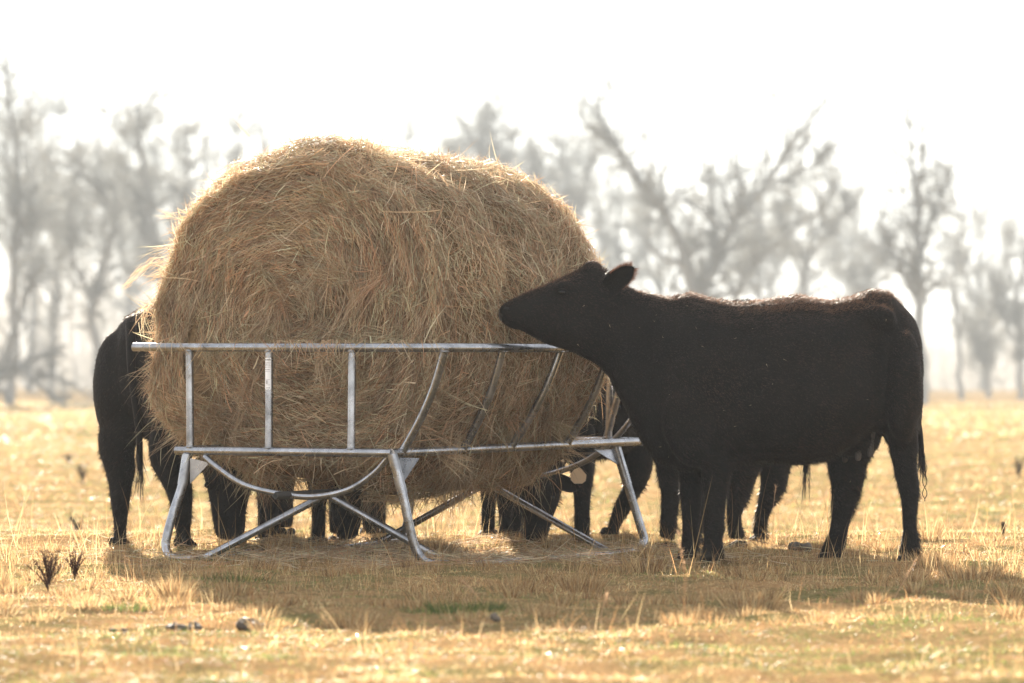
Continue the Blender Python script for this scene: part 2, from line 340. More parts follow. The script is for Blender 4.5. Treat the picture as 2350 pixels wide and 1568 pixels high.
def hay(g, N, srange, trange, lmin, lmax, wd, ang=.5, lift=.03, out=0.0, droop=0.0, k=4, mul=1.0, flow=1.0):
    s = rng.uniform(*srange, N)
    s = np.where(s < .30, .30 * np.sqrt(s / .30), s); s = np.where(s > .70, 1 - .30 * np.sqrt((1 - s) / .30), s)
    th = rng.uniform(*trange, N); p, nn, tt, ts = bale_sample(s, th)
    sw = (n2(p[:, 0] * 2.3 + p[:, 1] * 2, p[:, 2] * 2.3, 1, 77) - .5) * 3.2          # locks of hay lying together
    a = rng.normal(0, ang, N) + sw * flow; sg = np.where(rng.random(N) < .5, 1, -1)
    d = (tt * np.cos(a)[:, None] + ts * np.sin(a)[:, None]) * sg[:, None]
    L = lmin + (lmax - lmin) * rng.random(N) ** 1.7
    d = norm(d + nn * rng.normal(out, .10, N)[:, None])
    base = p + nn * (rng.random(N) * lift)[:, None] - d * L[:, None] * .5 * (1 if out < .3 else 0)
    bend = rng.normal(0, .22, (N, 3)) * L[:, None] - nn * (L * .18)[:, None] + np.array([0, 0, -1.0]) * (droop * L)[:, None]
    side = norm(np.cross(d, nn + rng.normal(0, .6, (N, 3))))
    cl = (n2(p[:, 0] * 3, p[:, 2] * 3 + p[:, 1], 1, 55) - .5)
    ci = np.clip(rng.integers(0, 8, N) , 0, 7)
    col = HAY[ci] * rng.uniform(.75, 1.2, (N, 1)) * (1 + cl[:, None] * .7) * (1 + .2 * np.sin(s / .30 * 42 + 5 * noise(p * 1.5)) * (s < .29))[:, None] * (.8 + .5 * (n2(p[:, 0] * 1.1, p[:, 2] * 1.1 + p[:, 1], 1, 91)))[:, None] * mul
    ribbons(g, base, d, L, (.5 + 1.5 * rng.random(N) ** 3) * wd, bend, side, k, 1, np.clip(col, 0, .85), taper=4)
hay(g, 44000, (0, .30), (0, 6.283), .05, .2, .0027, .33, flow=.5)
hay(g, 56000, (.30, .70), (-1.4, 4.4), .05, .2, .0027, .45, flow=.7)
hay(g, 5000, (.70, 1), (0, 6.283), .06, .2, .004)
hay(g, 2800, (.02, .70), (0, 6.283), .14, .36, .0036, .6, lift=.05, mul=1.2)
hay(g, 15000, (.24, .75), (-.4, 3.9), .03, .14, .0028, 1.2, lift=.02, out=.9, flow=.2, mul=1.15)      # fuzzy outline
hay(g, 1600, (.2, .3), (2.0, 4.0), .05, .14, .0028, 1.0, lift=.03, out=.8, flow=.2, mul=1.2)
hay(g, 4500, (.15, .7), (3.0, 6.4), .08, .22, .0024, 1.0, lift=.02, out=.5, droop=.7, flow=.2)       # hanging under the cradle
# loose tufts standing proud
for _ in range(170):
    s0 = rng.uniform(.03, .68); t0 = rng.uniform(-1.2, 4.3)
    if s0 > .27 and -.45 < t0 < .5: continue
    _z = 0; n = int(rng.uniform(25, 90))
    s = np.clip(s0 + rng.normal(0, .012, n), .01, .72); th = t0 + rng.normal(0, .03, n)
    p, nn, tt, ts = bale_sample(s, th); a = rng.uniform(0, 6.283); dd = tt * math.cos(a) + ts * math.sin(a)
    dd = norm(dd + np.array([0, 0, -.4]) + nn * .25 + rng.normal(0, .22, (n, 3))); L = rng.uniform(.10, .26, n)
    ci = rng.integers(0, 8); col = (HAY[ci] * .6 + HAY[rng.integers(0, 8, n)] * .4) * rng.uniform(.9, 1.3, (n, 1))
    ribbons(g, p, dd, L, rng.uniform(.5, 1.2, n) * .0034, rng.normal(0, .2, (n, 3)) * L[:, None] + [0, 0, -.04], norm(np.cross(dd, nn + rng.normal(0, .5, (n, 3)))), 4, 1, np.clip(col, 0, .8), 4)
# long wisps leaving the bale on the left and top
def wisp(pts, Y, n, w=.0022, spread=.022, c=1.35):
    n = n * 2
    q = [P(a, b, Y) for a, b in pts]; q, _ = smooth_path(q, .01, 6); 
    for _ in range(n):
        i0 = int(rng.integers(0, max(1, len(q) - 8))); i1 = min(len(q) - 1, i0 + int(rng.integers(4, 10)))
        seg = q[i0:i1 + 1]; base = seg[0][None] + rng.normal(0, spread * .5, (1, 3)); d = seg[-1] - seg[0]; L = np.array([np.linalg.norm(d)])
        bd = (seg[len(seg) // 2] - (seg[0] + seg[-1]) / 2) * -2 + rng.normal(0, spread, 3)
        ribbons(g, base, norm(d)[None], L, np.array([w]), bd[None], norm(rng.normal(0, 1, (1, 3))), 4, 1, (HAY[rng.integers(0, 7)] * c)[None].clip(0, .8), 4)
wisp([(385, 590), (350, 600), (315, 630), (285, 660), (263, 682)], 23.1, 34)
wisp([(390, 570), (350, 582), (300, 600)], 23.1, 6)
wisp([(400, 500), (385, 490), (350, 488)], 23.1, 16, spread=.02)
wisp([(600, 345), (575, 310), (545, 270), (525, 250)], 22.9, 3, w=.004)
wisp([(345, 700), (330, 720), (322, 760), (335, 800)], 23.0, 20, spread=.03)
# hay pulled out by the feeding cow and hanging over the top rail
for _ in range(420):
    px = min(rng.normal(1120, 40), 1165); py = rng.uniform(560, 800); b = P(px, py, 22.28 + (px - 1000) * .0026 - .02) 
    d = norm(np.array([rng.normal(-.15, .6), rng.normal(-.3, .2), rng.normal(-.6, .5)])); L = rng.uniform(.08, .24)
    ribbons(g, b[None], d[None], np.array([L]), np.array([.0036]), (rng.normal(0, .15, (1, 3)) * L + [0, 0, -.03]), norm(rng.normal(0, 1, (1, 3))), 4, 1, (HAY[rng.integers(0, 7)] * 1.25)[None].clip(0, .8), 4)
for k in range(260):   # strands trailing over the top and lower front rails
    px = rng.uniform(330, 1000) if k % 2 else rng.uniform(620, 800); top = k % 3
    tt_ = (px - 312) / 700; b = P(px, 780 if top else 1028, 22.93 - 1.1 * tt_ - .04 + (0 if top else .05))
    d = norm(np.array([rng.normal(0, .5), rng.normal(-.15, .15), rng.normal(-.8, .3)])); L = rng.uniform(.05, .2)
    ribbons(g, b[None], d[None], np.array([L]), np.array([.003]), (rng.normal(0, .15, (1, 3)) * L), norm(rng.normal(0, 1, (1, 3))), 4, 1, (HAY[rng.integers(0, 7)] * 1.1)[None].clip(0, .8), 4)
bo = g.build("hay_bale", [M_core, M_hay], loc=tuple(BC + AX * BL / 2 - UP * RZ), label="huge shaggy round hay bale sitting in the steel cradle feeder", category="hay bale")

g = Geo(); n = 5200; px_ = rng.normal(1000, 330, n); y_ = np.where(rng.random(n) < .6, rng.uniform(22.0, 24.8, n), rng.uniform(21.6, 23.2, n)); x_ = (px_ - 1175) * y_ / FPX
ribbons(g, np.stack([x_, y_, gz(x_, y_) + rng.uniform(.01, .035, n)], -1), norm(rng.normal(0, 1, (n, 3)) * [1, 1, .16]), rng.uniform(.05, .2, n), rng.uniform(.002, .004, n), rng.normal(0, .02, (n, 3)), norm(rng.normal(0, 1, (n, 3)) * [.3, .3, 1]), 3, 0, HAY[rng.integers(0, 8, n)] * rng.uniform(.6, 1.2, (n, 1)), 4)
g.build("spilled_hay", M_hay, kind="stuff", label="wisps of spilled hay littering the grass under the feeder", category="hay")

# ------------------------------------------------------------------ feeder
F = empty("hay_feeder", (-.5, 23, 0), label="galvanised steel tube cradle feeder holding the round bale", category="hay feeder")
def part(name, g, m, parent=F, **kw):
    loc = np.zeros(3); q = parent
    while q is not None: loc += np.array(q.location); q = q.parent
    g.v = [v - loc for v in g.v]; o = bpy.data.objects.new(name, g.mesh(name, m if isinstance(m, (list, tuple)) else [m])); COL.objects.link(o); o.parent = parent
    for k, x in kw.items(): o[k] = x
    return o
TLp, Tp = P(314, 797, 22.95), P(1014, 798, 21.85); TRp = P(1551, 800, 23.75); TBp = TLp + (TRp - Tp)
LLp, Cp, Rp = P(415, 1034, 22.78), P(900, 1040, 22.0), P(1462, 1013, 23.9); LBp = LLp + (Rp - Cp)
def bentrail(pts, r, rc=.05):
    out = []
    n = len(pts)
    for i in range(n):
        a, b, c = pts[i - 1], pts[i], pts[(i + 1) % n]
        u = norm(a - b); v = norm(c - b)
        for t in np.linspace(0, 1, 5): out.append(b + u * rc * (1 - t) ** 2 + v * rc * t ** 2)
    out.append(out[0] + norm(out[1] - out[0]) * 1e-3); return out
RT = .0235
g = Geo(); tube(g, [TLp - norm(Tp - TLp) * .02, Tp - norm(Tp - TLp) * .05, Tp + norm(TRp - Tp) * .05, TRp, ], RT, 14, caps=True); tube(g, [TRp, TBp], RT, 14); tube(g, [TBp, TLp], RT, 14)
part("top_rail", g, M_galv)
g = Geo(); tube(g, [LLp - norm(Cp - LLp) * .03, Cp], RT, 14); tube(g, [LBp, LLp], RT, 14); tube(g, [Rp, LBp], RT, 14)
tube(g, [Cp - norm(Rp - Cp) * .01, Rp + norm(Rp - Cp) * .05], RT, 14)
part("lower_rail", g, M_galv)
g = Geo(); e = Rp + norm(Rp - Cp) * .0505; dd = norm(Rp - Cp); tube(g, [e, e + dd * .02], RT * 1.18, 16, 0); tube(g, [e + dd * .0203, e + dd * .0210], RT * .95, 16, 1)
part("rail_collar", g, [M_galv, M_hole])
def on(a, b, px):   # point on segment a-b whose image column is px
    lo, hi = 0., 1.
    for _ in range(40):
        m_ = (lo + hi) / 2; q = a + (b - a) * m_; c = 1175 + q[0] * FPX / q[1]
        if (c < px) == (b[0] > a[0]): lo = m_
        else: hi = m_
    return a + (b - a) * (lo + hi) / 2
def spindle(a, b, bow=0, outw=None, r=.0215):
    g = Geo(); m = []
    for t in np.linspace(0, 1, 9): m.append(a + (b - a) * t + (outw * bow * math.sin(math.pi * t) if bow else 0))
    tube(g, m, r, 12); ax_ = norm(m[1] - m[0]); ball(g, m[0] + ax_ * .021, (.0275, .0275, .008), 8); ball(g, m[-1] - ax_ * .021, (.0275, .0275, .008), 8); return part("spindle", g, M_galv)
sp = []
for pt, pb in ((435, 437), (618, 617), (808, 806)): sp.append(spindle(on(TLp, Tp, pt), on(LLp, Cp, pb)))
for pt, pb in ((1022, 922), (1155, 1062), (1288, 1172), (1400, 1300)): spindle(on(Tp, TRp, pt), on(Cp, Rp, pb), .035, LT)
for t in (.45, .8): spindle(TLp + (TBp - TLp) * t, LLp + (LBp - LLp) * t, .03, -LT)
for t in (.15, .5): spindle(TRp + (TBp - TRp) * t, Rp + (LBp - Rp) * t)
spindle(on(TBp, TRp, 1402), on(LBp, Rp, 1396))
# sticker on the middle front spindle
a, b = on(TLp, Tp, 618), on(LLp, Cp, 617)
def sticker_patch(t0, t1, u0, u1, off, mat_i, g):
    ax = norm(b - a); L = np.linalg.norm(b - a); tocam = norm(np.array([0, -1.0, 0]) - ax * ax[1] * -1); rt = np.cross(tocam, ax) * -1
    rt = norm(rt) * (1 if rt[0] > 0 else -1); vs = []
    n = max(2, int(8 * (u1 - u0)) + 1)
    for t in (t0, t1):
        for k in range(n + 1):
            an = (u0 + (u1 - u0) * k / n - .5) * 1.7 - .35
            vs.append(a + ax * L * t + (.0215 + off) * (rt * math.sin(an) + tocam * math.cos(an)))
    f = [[k, k + 1, n + 1 + k + 1, n + 1 + k] for k in range(n)]; g.add(np.array(vs), f, mat_i)
st = Geo(); sticker_patch(.10, .405, 0, 1, .0008, 0, st)
for u0, u1 in ((.05, .1), (.14, .22), (.3, .37), (.47, .66), (.76, .9)): sticker_patch(.115, .126, u0, u1, .0014, 1, st)
for t in (.145, .157, .166, .176, .19, .212, .216, .232): 
    u = .1
    while u < .85:
        l = rng.uniform(.04, .14); sticker_patch(t, t + .0025, u, min(u + l, .92), .0014, 1, st); u += l + .05
for u in (.30, .38, .52): sticker_patch(.318, .352, u, u + .045, .0014, 1, st)
for t in (.31, .36, .385, .392): sticker_patch(t, t + .002, .3, .85, .0014, 1, st)
part("sticker", st, [M_white, M_ink], parent=sp[1], label="white printed sticker")
# cradle hoops
def hoop(pts):
    g = Geo(); tube(g, pts, .017, 12, sub=5); part("cradle_hoop", g, M_galv)
hoop([P(470, 1048, 22.68), P(500, 1073, 22.62), (P(560, 1112, 22.52)), P(640, 1133, 22.4), P(720, 1140, 22.3), P(800, 1124, 22.2), P(860, 1085, 22.12), P(893, 1048, 22.05)])
hoop([P(1500, 870, 23.9), P(1472, 925, 23.9), P(1445, 968, 23.9), P(1400, 1018, 24.0), P(1350, 1055, 24.1), P(1290, 1080, 24.2), P(1225, 1095, 24.35), P(1150, 1098, 24.45), P(1080, 1080, 24.6), P(1010, 1030, 24.7)])
g = Geo(); tube(g, [P(632, 1138, 22.25), P(1232, 1106, 24.42)], .021, 4); k0 = P(632, 1138, 22.249); tube(g, [k0, k0 + AX * -.002], .015, 4, 1)
part("keel_beam", g, [M_dull, M_hole])
g = Geo(); tube(g, [P(1130, 1112, 24.2), P(1232, 1106, 24.42)], .024, 12); part("keel_sleeve", g, M_galv)
def leg(pts, r=.0245, joint=1):
    pts = [np.array(p) for p in pts]; g = Geo(); tube(g, pts, r, 14, sub=6); o = part("leg", g, M_galv)
    a_, b_ = pts[0], pts[joint]; s_ = Geo(); tube(s_, [a_ + (b_ - a_) * .03, b_], r + .003, 14); part("leg_sleeve", s_, M_galv, parent=o)
    return o
leg([P(430, 1042, 22.75), P(419, 1112, 22.74), P(400, 1170, 22.73), P(384, 1228, 22.71), P(381, 1258, 22.7), P(396, 1279, 22.65), P(440, 1284, 22.6)])
leg([P(900, 1042, 22.0), P(924, 1133, 22.0), P(936, 1190, 22.0), P(950, 1248, 22.0), P(964, 1277, 22.0), P(985, 1292, 22.0), P(1030, 1297, 22.0)])
leg([P(1412, 1018, 23.8), P(1440, 1112, 23.8), P(1455, 1160, 23.8), P(1472, 1215, 23.8), P(1478, 1240, 23.8), P(1470, 1262, 23.75)])
leg([P(960, 1010, 24.65), P(948, 1100, 24.6), P(938, 1180, 24.6), P(925, 1240, 24.55)])
def brace(a_, b_):
    g = Geo(); tube(g, [a_, b_], .0205, 12); part("brace", g, M_galv)
brace(P(740, 1140, 22.6), P(470, 1281, 22.55)); brace(P(755, 1138, 22.6), P(1010, 1282, 22.5))
brace(P(1120, 1110, 24.05), P(1392, 1264, 23.6)); brace(P(1100, 1118, 24.05), P(862, 1250, 24.3))
for q in ([P(1030, 1297, 22.0), P(1120, 1291, 22.0), P(1376, 1274, 22.9), P(1465, 1262, 23.7)], [P(440, 1284, 22.6), P(574, 1267, 23.3), P(766, 1258, 23.8), P(925, 1242, 24.55)]):
    g = Geo(); tube(g, [p + [0, 0, -.004] for p in q], .0205, 12); part("ground_skid", g, M_galv)
def gusset(p3):
    g = Geo(); p3 = np.array(p3); n_ = norm(np.cross(p3[1] - p3[0], p3[2] - p3[0])) * .003
    g.add(np.vstack([p3 - n_, p3 + n_]), [[0, 1, 2], [5, 4, 3]], smooth=False); g.add(np.vstack([p3 - n_, p3 + n_]), [[0, 3, 4, 1], [1, 4, 5, 2], [2, 5, 3, 0]], smooth=False); part("gusset_plate", g, M_galv)
gusset([P(437, 1052, 22.73), P(482, 1062, 22.68), P(437, 1110, 22.73)]); gusset([P(908, 1050, 22.0), P(962, 1052, 22.15), P(926, 1106, 22.0)]); gusset([P(1362, 1032, 23.6), P(1412, 1030, 23.8), P(1424, 1070, 23.8)])
# flat underside straps under the hay
# ------------------------------------------------------------------ cows
def loft(g, rings, n=20, e=2.3):
    """rings: (top, bottom, half_width, side_dir) -> closed tube with superellipse section"""
    vs = []
    for top, bot, hw, sd_ in rings:
        c = (top + bot) / 2; u = (top - bot) / 2; th = np.arange(n) * 2 * np.pi / n
        cs, sn = np.cos(th), np.sin(th); k = 2 / e
        vs.append(c + u * (np.sign(sn) * np.abs(sn) ** k)[:, None] + sd_ * hw * (np.sign(cs) * np.abs(cs) ** k)[:, None])
    vs = np.array(vs); m = len(vs); v = vs.reshape(-1, 3)
    i = np.arange(m - 1)[:, None] * n; j = np.arange(n)[None]
    g.add(v, np.stack([i + j, i + (j + 1) % n, i + n + (j + 1) % n, i + n + j], -1).reshape(-1, 4))
    for b_, c in ((0, vs[0].mean(0)), ((m - 1) * n, vs[-1].mean(0))):
        g.add(np.vstack([v[b_:b_ + n], c[None]]), np.stack([np.arange(n), (np.arange(n) + 1) % n, np.full(n, n)], -1))
def fuse(g, vox=.016, it=5):
    me = g.mesh("tmp", []); o = bpy.data.objects.new("tmp", me); COL.objects.link(o)
    r = o.modifiers.new("r", 'REMESH'); r.mode = 'VOXEL'; r.voxel_size = vox; r.use_smooth_shade = True
    s_ = o.modifiers.new("s", 'SMOOTH'); s_.factor = .6; s_.iterations = it
    dg = bpy.context.evaluated_depsgraph_get(); dg.update(); m2 = bpy.data.meshes.new_from_object(o.evaluated_get(dg))
    v = np.empty(len(m2.vertices) * 3); m2.vertices.foreach_get("co", v); v = v.reshape(-1, 3)
    nn = np.empty(len(m2.vertices) * 3); m2.vertices.foreach_get("normal", nn); nn = nn.reshape(-1, 3)
    f = np.array([p.vertices[:] for p in m2.polygons if len(p.vertices) == 4])
    bpy.data.objects.remove(o); bpy.data.meshes.remove(me); bpy.data.meshes.remove(m2)
    return v, nn, f
FURC = .36 * np.array([[.014, .010, .008], [.03, .021, .015], [.008, .006, .005], [.06, .038, .026]])
def coat(v, nn, f, nh, heading, head_c=None, lk=1.0, wd=.0022, bare=None):
    """fused body surface + short hair, as one geometry"""
    b_ = (noise(v * 7) - .5) * .012 + (noise(v * 18) - .5) * .006 + .005
    v = v + nn * b_[:, None]
    g = Geo(); g.add(v, f, 0)
    a_, c_ = v[f[:, 1]] - v[f[:, 0]], v[f[:, 3]] - v[f[:, 0]]; ar = np.linalg.norm(np.cross(a_, c_), axis=1); pr = ar / ar.sum()
    k = rng.choice(len(f), nh, p=pr); r1, r2 = rng.random((nh, 1)), rng.random((nh, 1))
    p = v[f[k, 0]] * (1 - r1) * (1 - r2) + v[f[k, 1]] * r1 * (1 - r2) + v[f[k, 2]] * r1 * r2 + v[f[k, 3]] * (1 - r1) * r2
    nm = norm(nn[f[k, 0]] + nn[f[k, 2]])
    flow = -heading * .8 + np.array([0, 0, -.55]); fl = flow - nm * (nm @ flow)[:, None]
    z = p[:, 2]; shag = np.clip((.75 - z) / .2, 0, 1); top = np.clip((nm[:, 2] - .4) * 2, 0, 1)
    clump = noise(p * 22)
    L = (.013 + .006 * shag + .007 * top * clump) * rng.uniform(.6, 1.3, nh) * (.6 + .9 * clump) * lk
    if bare is not None: L = L * np.clip(np.linalg.norm((p - bare) * [1, .3, 1.3], axis=1) / .035, .02, 1) ** 2
    d = norm(norm(fl) * .75 + nm * (.35 + .3 * shag + .25 * top)[:, None] + rng.normal(0, .2, (nh, 3)) + (noise(p * 12)[:, None] - .5) * np.array([.5, 0, .5]))
    side = norm(np.cross(d, nm + rng.normal(0, .3, (nh, 3))))
    pat = noise(p * 5.5) ; fc = FURC[rng.integers(0, 4, nh)] * (.5 + 1.1 * pat + .5 * (noise(p * 16) - .3))[:, None]
    fc = fc * (1 + 1.1 * np.clip(noise(p * 2.3 + 9) * 2 - .9, 0, 1)[:, None] * np.array([1, .72, .55]))
    lit = np.clip((nm[:, 2] - .45) * 2.2, 0, 1)[:, None]; fc = fc * (1 - lit) + np.array([.13, .078, .052]) * lit * rng.uniform(.5, 1.3, (nh, 1))   # bleached brown hair on upward faces, colour lifted to paint the sunlit back
    L = L * (1 + .6 * shag * (clump > .6))
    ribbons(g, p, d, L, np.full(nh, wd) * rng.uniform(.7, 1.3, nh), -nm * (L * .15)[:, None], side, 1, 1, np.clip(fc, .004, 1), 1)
    return g
def hoofs(root, feet, heading):
    for ft_ in feet:
        g = Geo(); h = heading / np.linalg.norm(heading); sd_ = np.array([-h[1], h[0], 0])
        for s_ in (-1, 1):
            c = ft_ + sd_ * s_ * .026
            loft(g, [(c + h * .05 + [0, 0, .025], c + h * .055 + [0, 0, -.0], .022, sd_), (c + h * .0 + [0, 0, .055], c + h * .0 + [0, 0, 0], .027, sd_), (c - h * .045 + [0, 0, .05], c - h * .045 + [0, 0, 0.004], .02, sd_)], 12)
        part("hoof", g, M_hoof, parent=root)
def leg_loft(g, pts, rad, depth=.85, hd=None):
    """pts world, rad half-thickness along heading; depth = side/fore ratio"""
    q, r_ = smooth_path(pts, rad, 4); T, A, B = frames(q); hd = norm(np.asarray(hd, float)); rings = []
    for p, t, r0 in zip(q, T, r_):
        u = norm(hd - t * (t @ hd)); s_ = np.cross(t, u); rings.append((p + u * r0, p - u * r0, r0 * depth, s_))
    loft(g, rings, 14, 2.0)
def ear(root, base, tip, normal, w=.05, name="ear", fur=260):
    g = Geo(); ax = tip - base; L = np.linalg.norm(ax); ax = ax / L; sd_ = norm(np.cross(ax, normal)); nm = np.cross(sd_, ax); vs = []; K, Mq = 9, 8
    for side_ in (0, 1):
        for i_ in range(K):
            t = i_ / (K - 1); ww = w * (math.sin(math.pi * (.28 + .6 * t)) ** .6) * (1 if t < .7 else (1 - ((t - .7) / .31) ** 2) ** .5)
            for j_ in range(Mq):
                s_ = (j_ / (Mq - 1) - .5) * 2; vs.append(base + ax * L * t + sd_ * ww * s_ + nm * ((s_ * s_ - .5) * ww * .5 - (.006 if side_ else 0)))
    f = []; n_ = K * Mq
    for i_ in range(K - 1):
        for j_ in range(Mq - 1):
            a_ = i_ * Mq + j_; f.append([a_, a_ + 1, a_ + Mq + 1, a_ + Mq]); f.append([n_ + a_, n_ + a_ + Mq, n_ + a_ + Mq + 1, n_ + a_ + 1])
    for i_ in range(K - 1):
        for j_ in (0, Mq - 1): a_ = i_ * Mq + j_; f.append([a_, a_ + Mq, n_ + a_ + Mq, n_ + a_])
    vs = np.array(vs); g.add(vs, f, 0)
    t = rng.random(fur) ** .8; e_ = rng.random(fur) < .55; s_ = np.where(e_, np.sign(rng.random(fur) - .5) * rng.uniform(.85, 1, fur), rng.uniform(-1, 1, fur))
    ww = w * np.sin(math.pi * (.28 + .6 * t)) ** .6 * np.where(t < .7, 1, np.sqrt(np.clip(1 - ((t - .7) / .31) ** 2, 0, 1)))
    p = base + ax * (L * t)[:, None] + sd_ * (ww * s_)[:, None] + nm * ((s_ * s_ - .5) * ww * .5 + rng.uniform(-.007, .002, fur))[:, None]
    out = norm(ax * (.55 + .6 * t)[:, None] + sd_ * (s_ * .8 * e_)[:, None] + rng.normal(0, .22, p.shape)); Ls = rng.uniform(.008, .026, fur) * np.where(e_, .5 + t, .7)
    ec = np.where((e_ & (t > .35))[:, None], np.array([[.17, .08, .05]]), np.array([[.016, .011, .009]])) * rng.uniform(.6, 1.3, (fur, 1))
    ribbons(g, p, out, Ls, np.full(fur, .0016), rng.normal(0, .002, p.shape), norm(rng.normal(0, 1, p.shape)), 2, 1, ec, 1)
    return part(name, g, [M_hide, M_fur], parent=root)
def tail(root, pts, rad, switch_n, sw_len, seed=0):
    g = Geo(); tube(g, pts, rad, 10, 0, sub=4); e = np.array(pts[-1]); e0 = np.array(pts[-2])
    n = switch_n; tt_ = rng.random(n); base = e0 + (e - e0) * tt_[:, None] + rng.normal(0, .006, (n, 3)); d = norm(np.array([0, 0, -1.0]) + rng.normal(0, .10, (n, 3)) * [1, .6, .2])
    L = rng.uniform(.4, 1, n) * sw_len
    ribbons(g, base, d, L, np.full(n, .004), rng.normal(0, .018, (n, 3)), norm(rng.normal(0, 1, (n, 3))), 5, 1, np.tile([[.02, .015, .012]], (n, 1)), 2)
    return part("tail", g, [M_hide, M_fur], parent=root)

# ---- the near cow, side on, reaching for the hay
YC = 22.32
cow = empty("cow", (P(1800, 0, YC)[0], YC, 0), label="black cow standing side on right of the feeder, muzzle in the hay", category="cow")
DY = np.array([0, 1.0, 0]); HL = np.array([-1.0, 0, 0])
def ring(tx, ty, bx, by, hw, Y=YC): return (P(tx, ty, Y), P(bx, by, Y), hw, DY)
g = Geo()
loft(g, [ring(2110, 775, 2116, 925, .07, YC + .02), ring(2097, 735, 2108, 990, .16), ring(2070, 703, 2088, 1010, .215), ring(2035, 671, 2045, 1000, .245), ring(1995, 668, 2000, 990, .27), ring(1955, 684, 1955, 1028, .315), ring(1900, 693, 1900, 1056, .35), ring(1830, 680, 1830, 1064, .375), ring(1750, 692, 1750, 1064, .375),
         ring(1690, 697, 1680, 1070, .35), ring(1630, 688, 1615, 1082, .31), ring(1580, 674, 1560, 1084, .27), ring(1540, 686, 1505, 1060, .225), ring(1505, 680, 1470, 1010, .185), ring(1475, 675, 1435, 935, .155), ring(1445, 668, 1405, 880, .135)], 26, 2.45)
loft(g, [ring(1470, 674, 1430, 920, .14), ring(1435, 660, 1398, 862, .13, YC), ring(1405, 645, 1365, 832, .12, YC), ring(1385, 628, 1325, 811, .12, YC), ring(1360, 617, 1285, 799, .115, YC), ring(1320, 626, 1255, 788, .11, YC), ring(1280, 642, 1232, 776, .098, YC), ring(1245, 657, 1215, 766, .085, YC), ring(1210, 672, 1195, 755, .072, YC), ring(1180, 688, 1174, 750, .066, YC), ring(1160, 699, 1158, 742, .06, YC), ring(1149, 707, 1148, 730, .045, YC)], 22, 2.4)
ball(g, P(1358, 625, YC), (.055, .075, .055))                          # poll
ball(g, P(1300, 658, YC - .085), (.055, .03, .028))                    # brow ridge
for s_ in (-1, 1): ball(g, P(2003, 735, YC) + DY * s_ * .215, (.10, .055, .07)); ball(g, P(2085, 800, YC) + DY * s_ * .12, (.05, .05, .06))
ball(g, P(1320, 750, YC - .05), (.14, .075, .10)); ball(g, P(1600, 960, YC - .22), (.18, .09, .26)); ball(g, P(1620, 880, YC - .2), (.2, .1, .3))
ball(g, P(2072, 890, YC - .19), (.10, .12, .30)); ball(g, P(2060, 900, YC + .14), (.12, .12, .30))
ball(g, P(1955, 1010, YC + .02), (.15, .14, .09))                      # udder
def nl(lst, Y, s=1.0): return [P(a_, b_, Y) for a_, b_, _ in lst], [(c * s - ((5 if c < 48 else 2) if c > 25.5 or Y > YC else 0)) / 441 for _, _, c in lst]
near_f = [(1640, 930, 60), (1645, 1010, 50), (1643, 1070, 42), (1640, 1120, 35), (1640, 1160, 31), (1638, 1200, 25), (1638, 1240, 26), (1634, 1268, 29), (1632, 1280, 27)]
p_, r_ = nl(near_f, YC - .17); leg_loft(g, p_, r_, .9, HL)
far_f = [(1590, 950, 55), (1588, 1020, 45), (1586, 1090, 36), (1586, 1150, 29), (1585, 1200, 23), (1585, 1240, 24), (1582, 1262, 25)]
p_, r_ = nl(far_f, YC + .16); leg_loft(g, p_, r_, .9, HL)
far_h = [(1990, 900, 60), (1965, 980, 60), (1945, 1050, 50), (1945, 1090, 46), (1942, 1125, 38), (1934, 1162, 32), (1929, 1200, 26), (1921, 1235, 26), (1912, 1262, 30), (1908, 1276, 30)]
p_, r_ = nl(far_h, YC + .16); leg_loft(g, p_, r_, .8, HL)
near_h = [(2062, 830, 50), (2065, 900, 50), (2068, 960, 45), (2072, 1020, 38), (2076, 1070, 31), (2084, 1110, 25), (2087, 1150, 18), (2086, 1195, 15.5), (2089, 1230, 18), (2089, 1260, 23), (2087, 1276, 25)]
p_, r_ = nl(near_h, YC - .12); leg_loft(g, p_, r_, .9, HL)
v, nn, f = fuse(g, .014, 6)
v2 = v.copy(); hol = lambda cx, cz, rx, rz, dep: dep * np.exp(-((v[:, 0] - P(cx, 0, YC)[0]) / rx) ** 2 - ((v[:, 2] - P(0, cz, YC)[2]) / rz) ** 2) * (nn[:, 1] < -.2)
v[:, 1] += hol(1985, 800, .09, .16, .05) + hol(1700, 860, .07, .3, .03) + hol(1480, 860, .08, .2, .02) - hol(1880, 930, .25, .2, .03) - hol(1590, 850, .13, .25, .025)
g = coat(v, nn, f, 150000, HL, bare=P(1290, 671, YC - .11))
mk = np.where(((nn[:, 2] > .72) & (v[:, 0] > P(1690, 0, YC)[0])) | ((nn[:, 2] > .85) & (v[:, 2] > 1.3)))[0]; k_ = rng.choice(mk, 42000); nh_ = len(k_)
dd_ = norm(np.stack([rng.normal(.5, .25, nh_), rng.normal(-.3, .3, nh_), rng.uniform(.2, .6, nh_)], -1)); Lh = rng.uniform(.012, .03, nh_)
ribbons(g, v[k_] + rng.normal(0, .006, (nh_, 3)), dd_, Lh, np.full(nh_, .0024), rng.normal(0, .003, (nh_, 3)) - [0, 0, .006], norm(rng.normal(0, 1, (nh_, 3)) * [1, 1, .3]), 1, 1, np.tile([[.30, .17, .11]], (nh_, 1)) * rng.uniform(.4, 1.2, (nh_, 1)), 1)  # extra back hair, brown lightened to paint the sunlit band
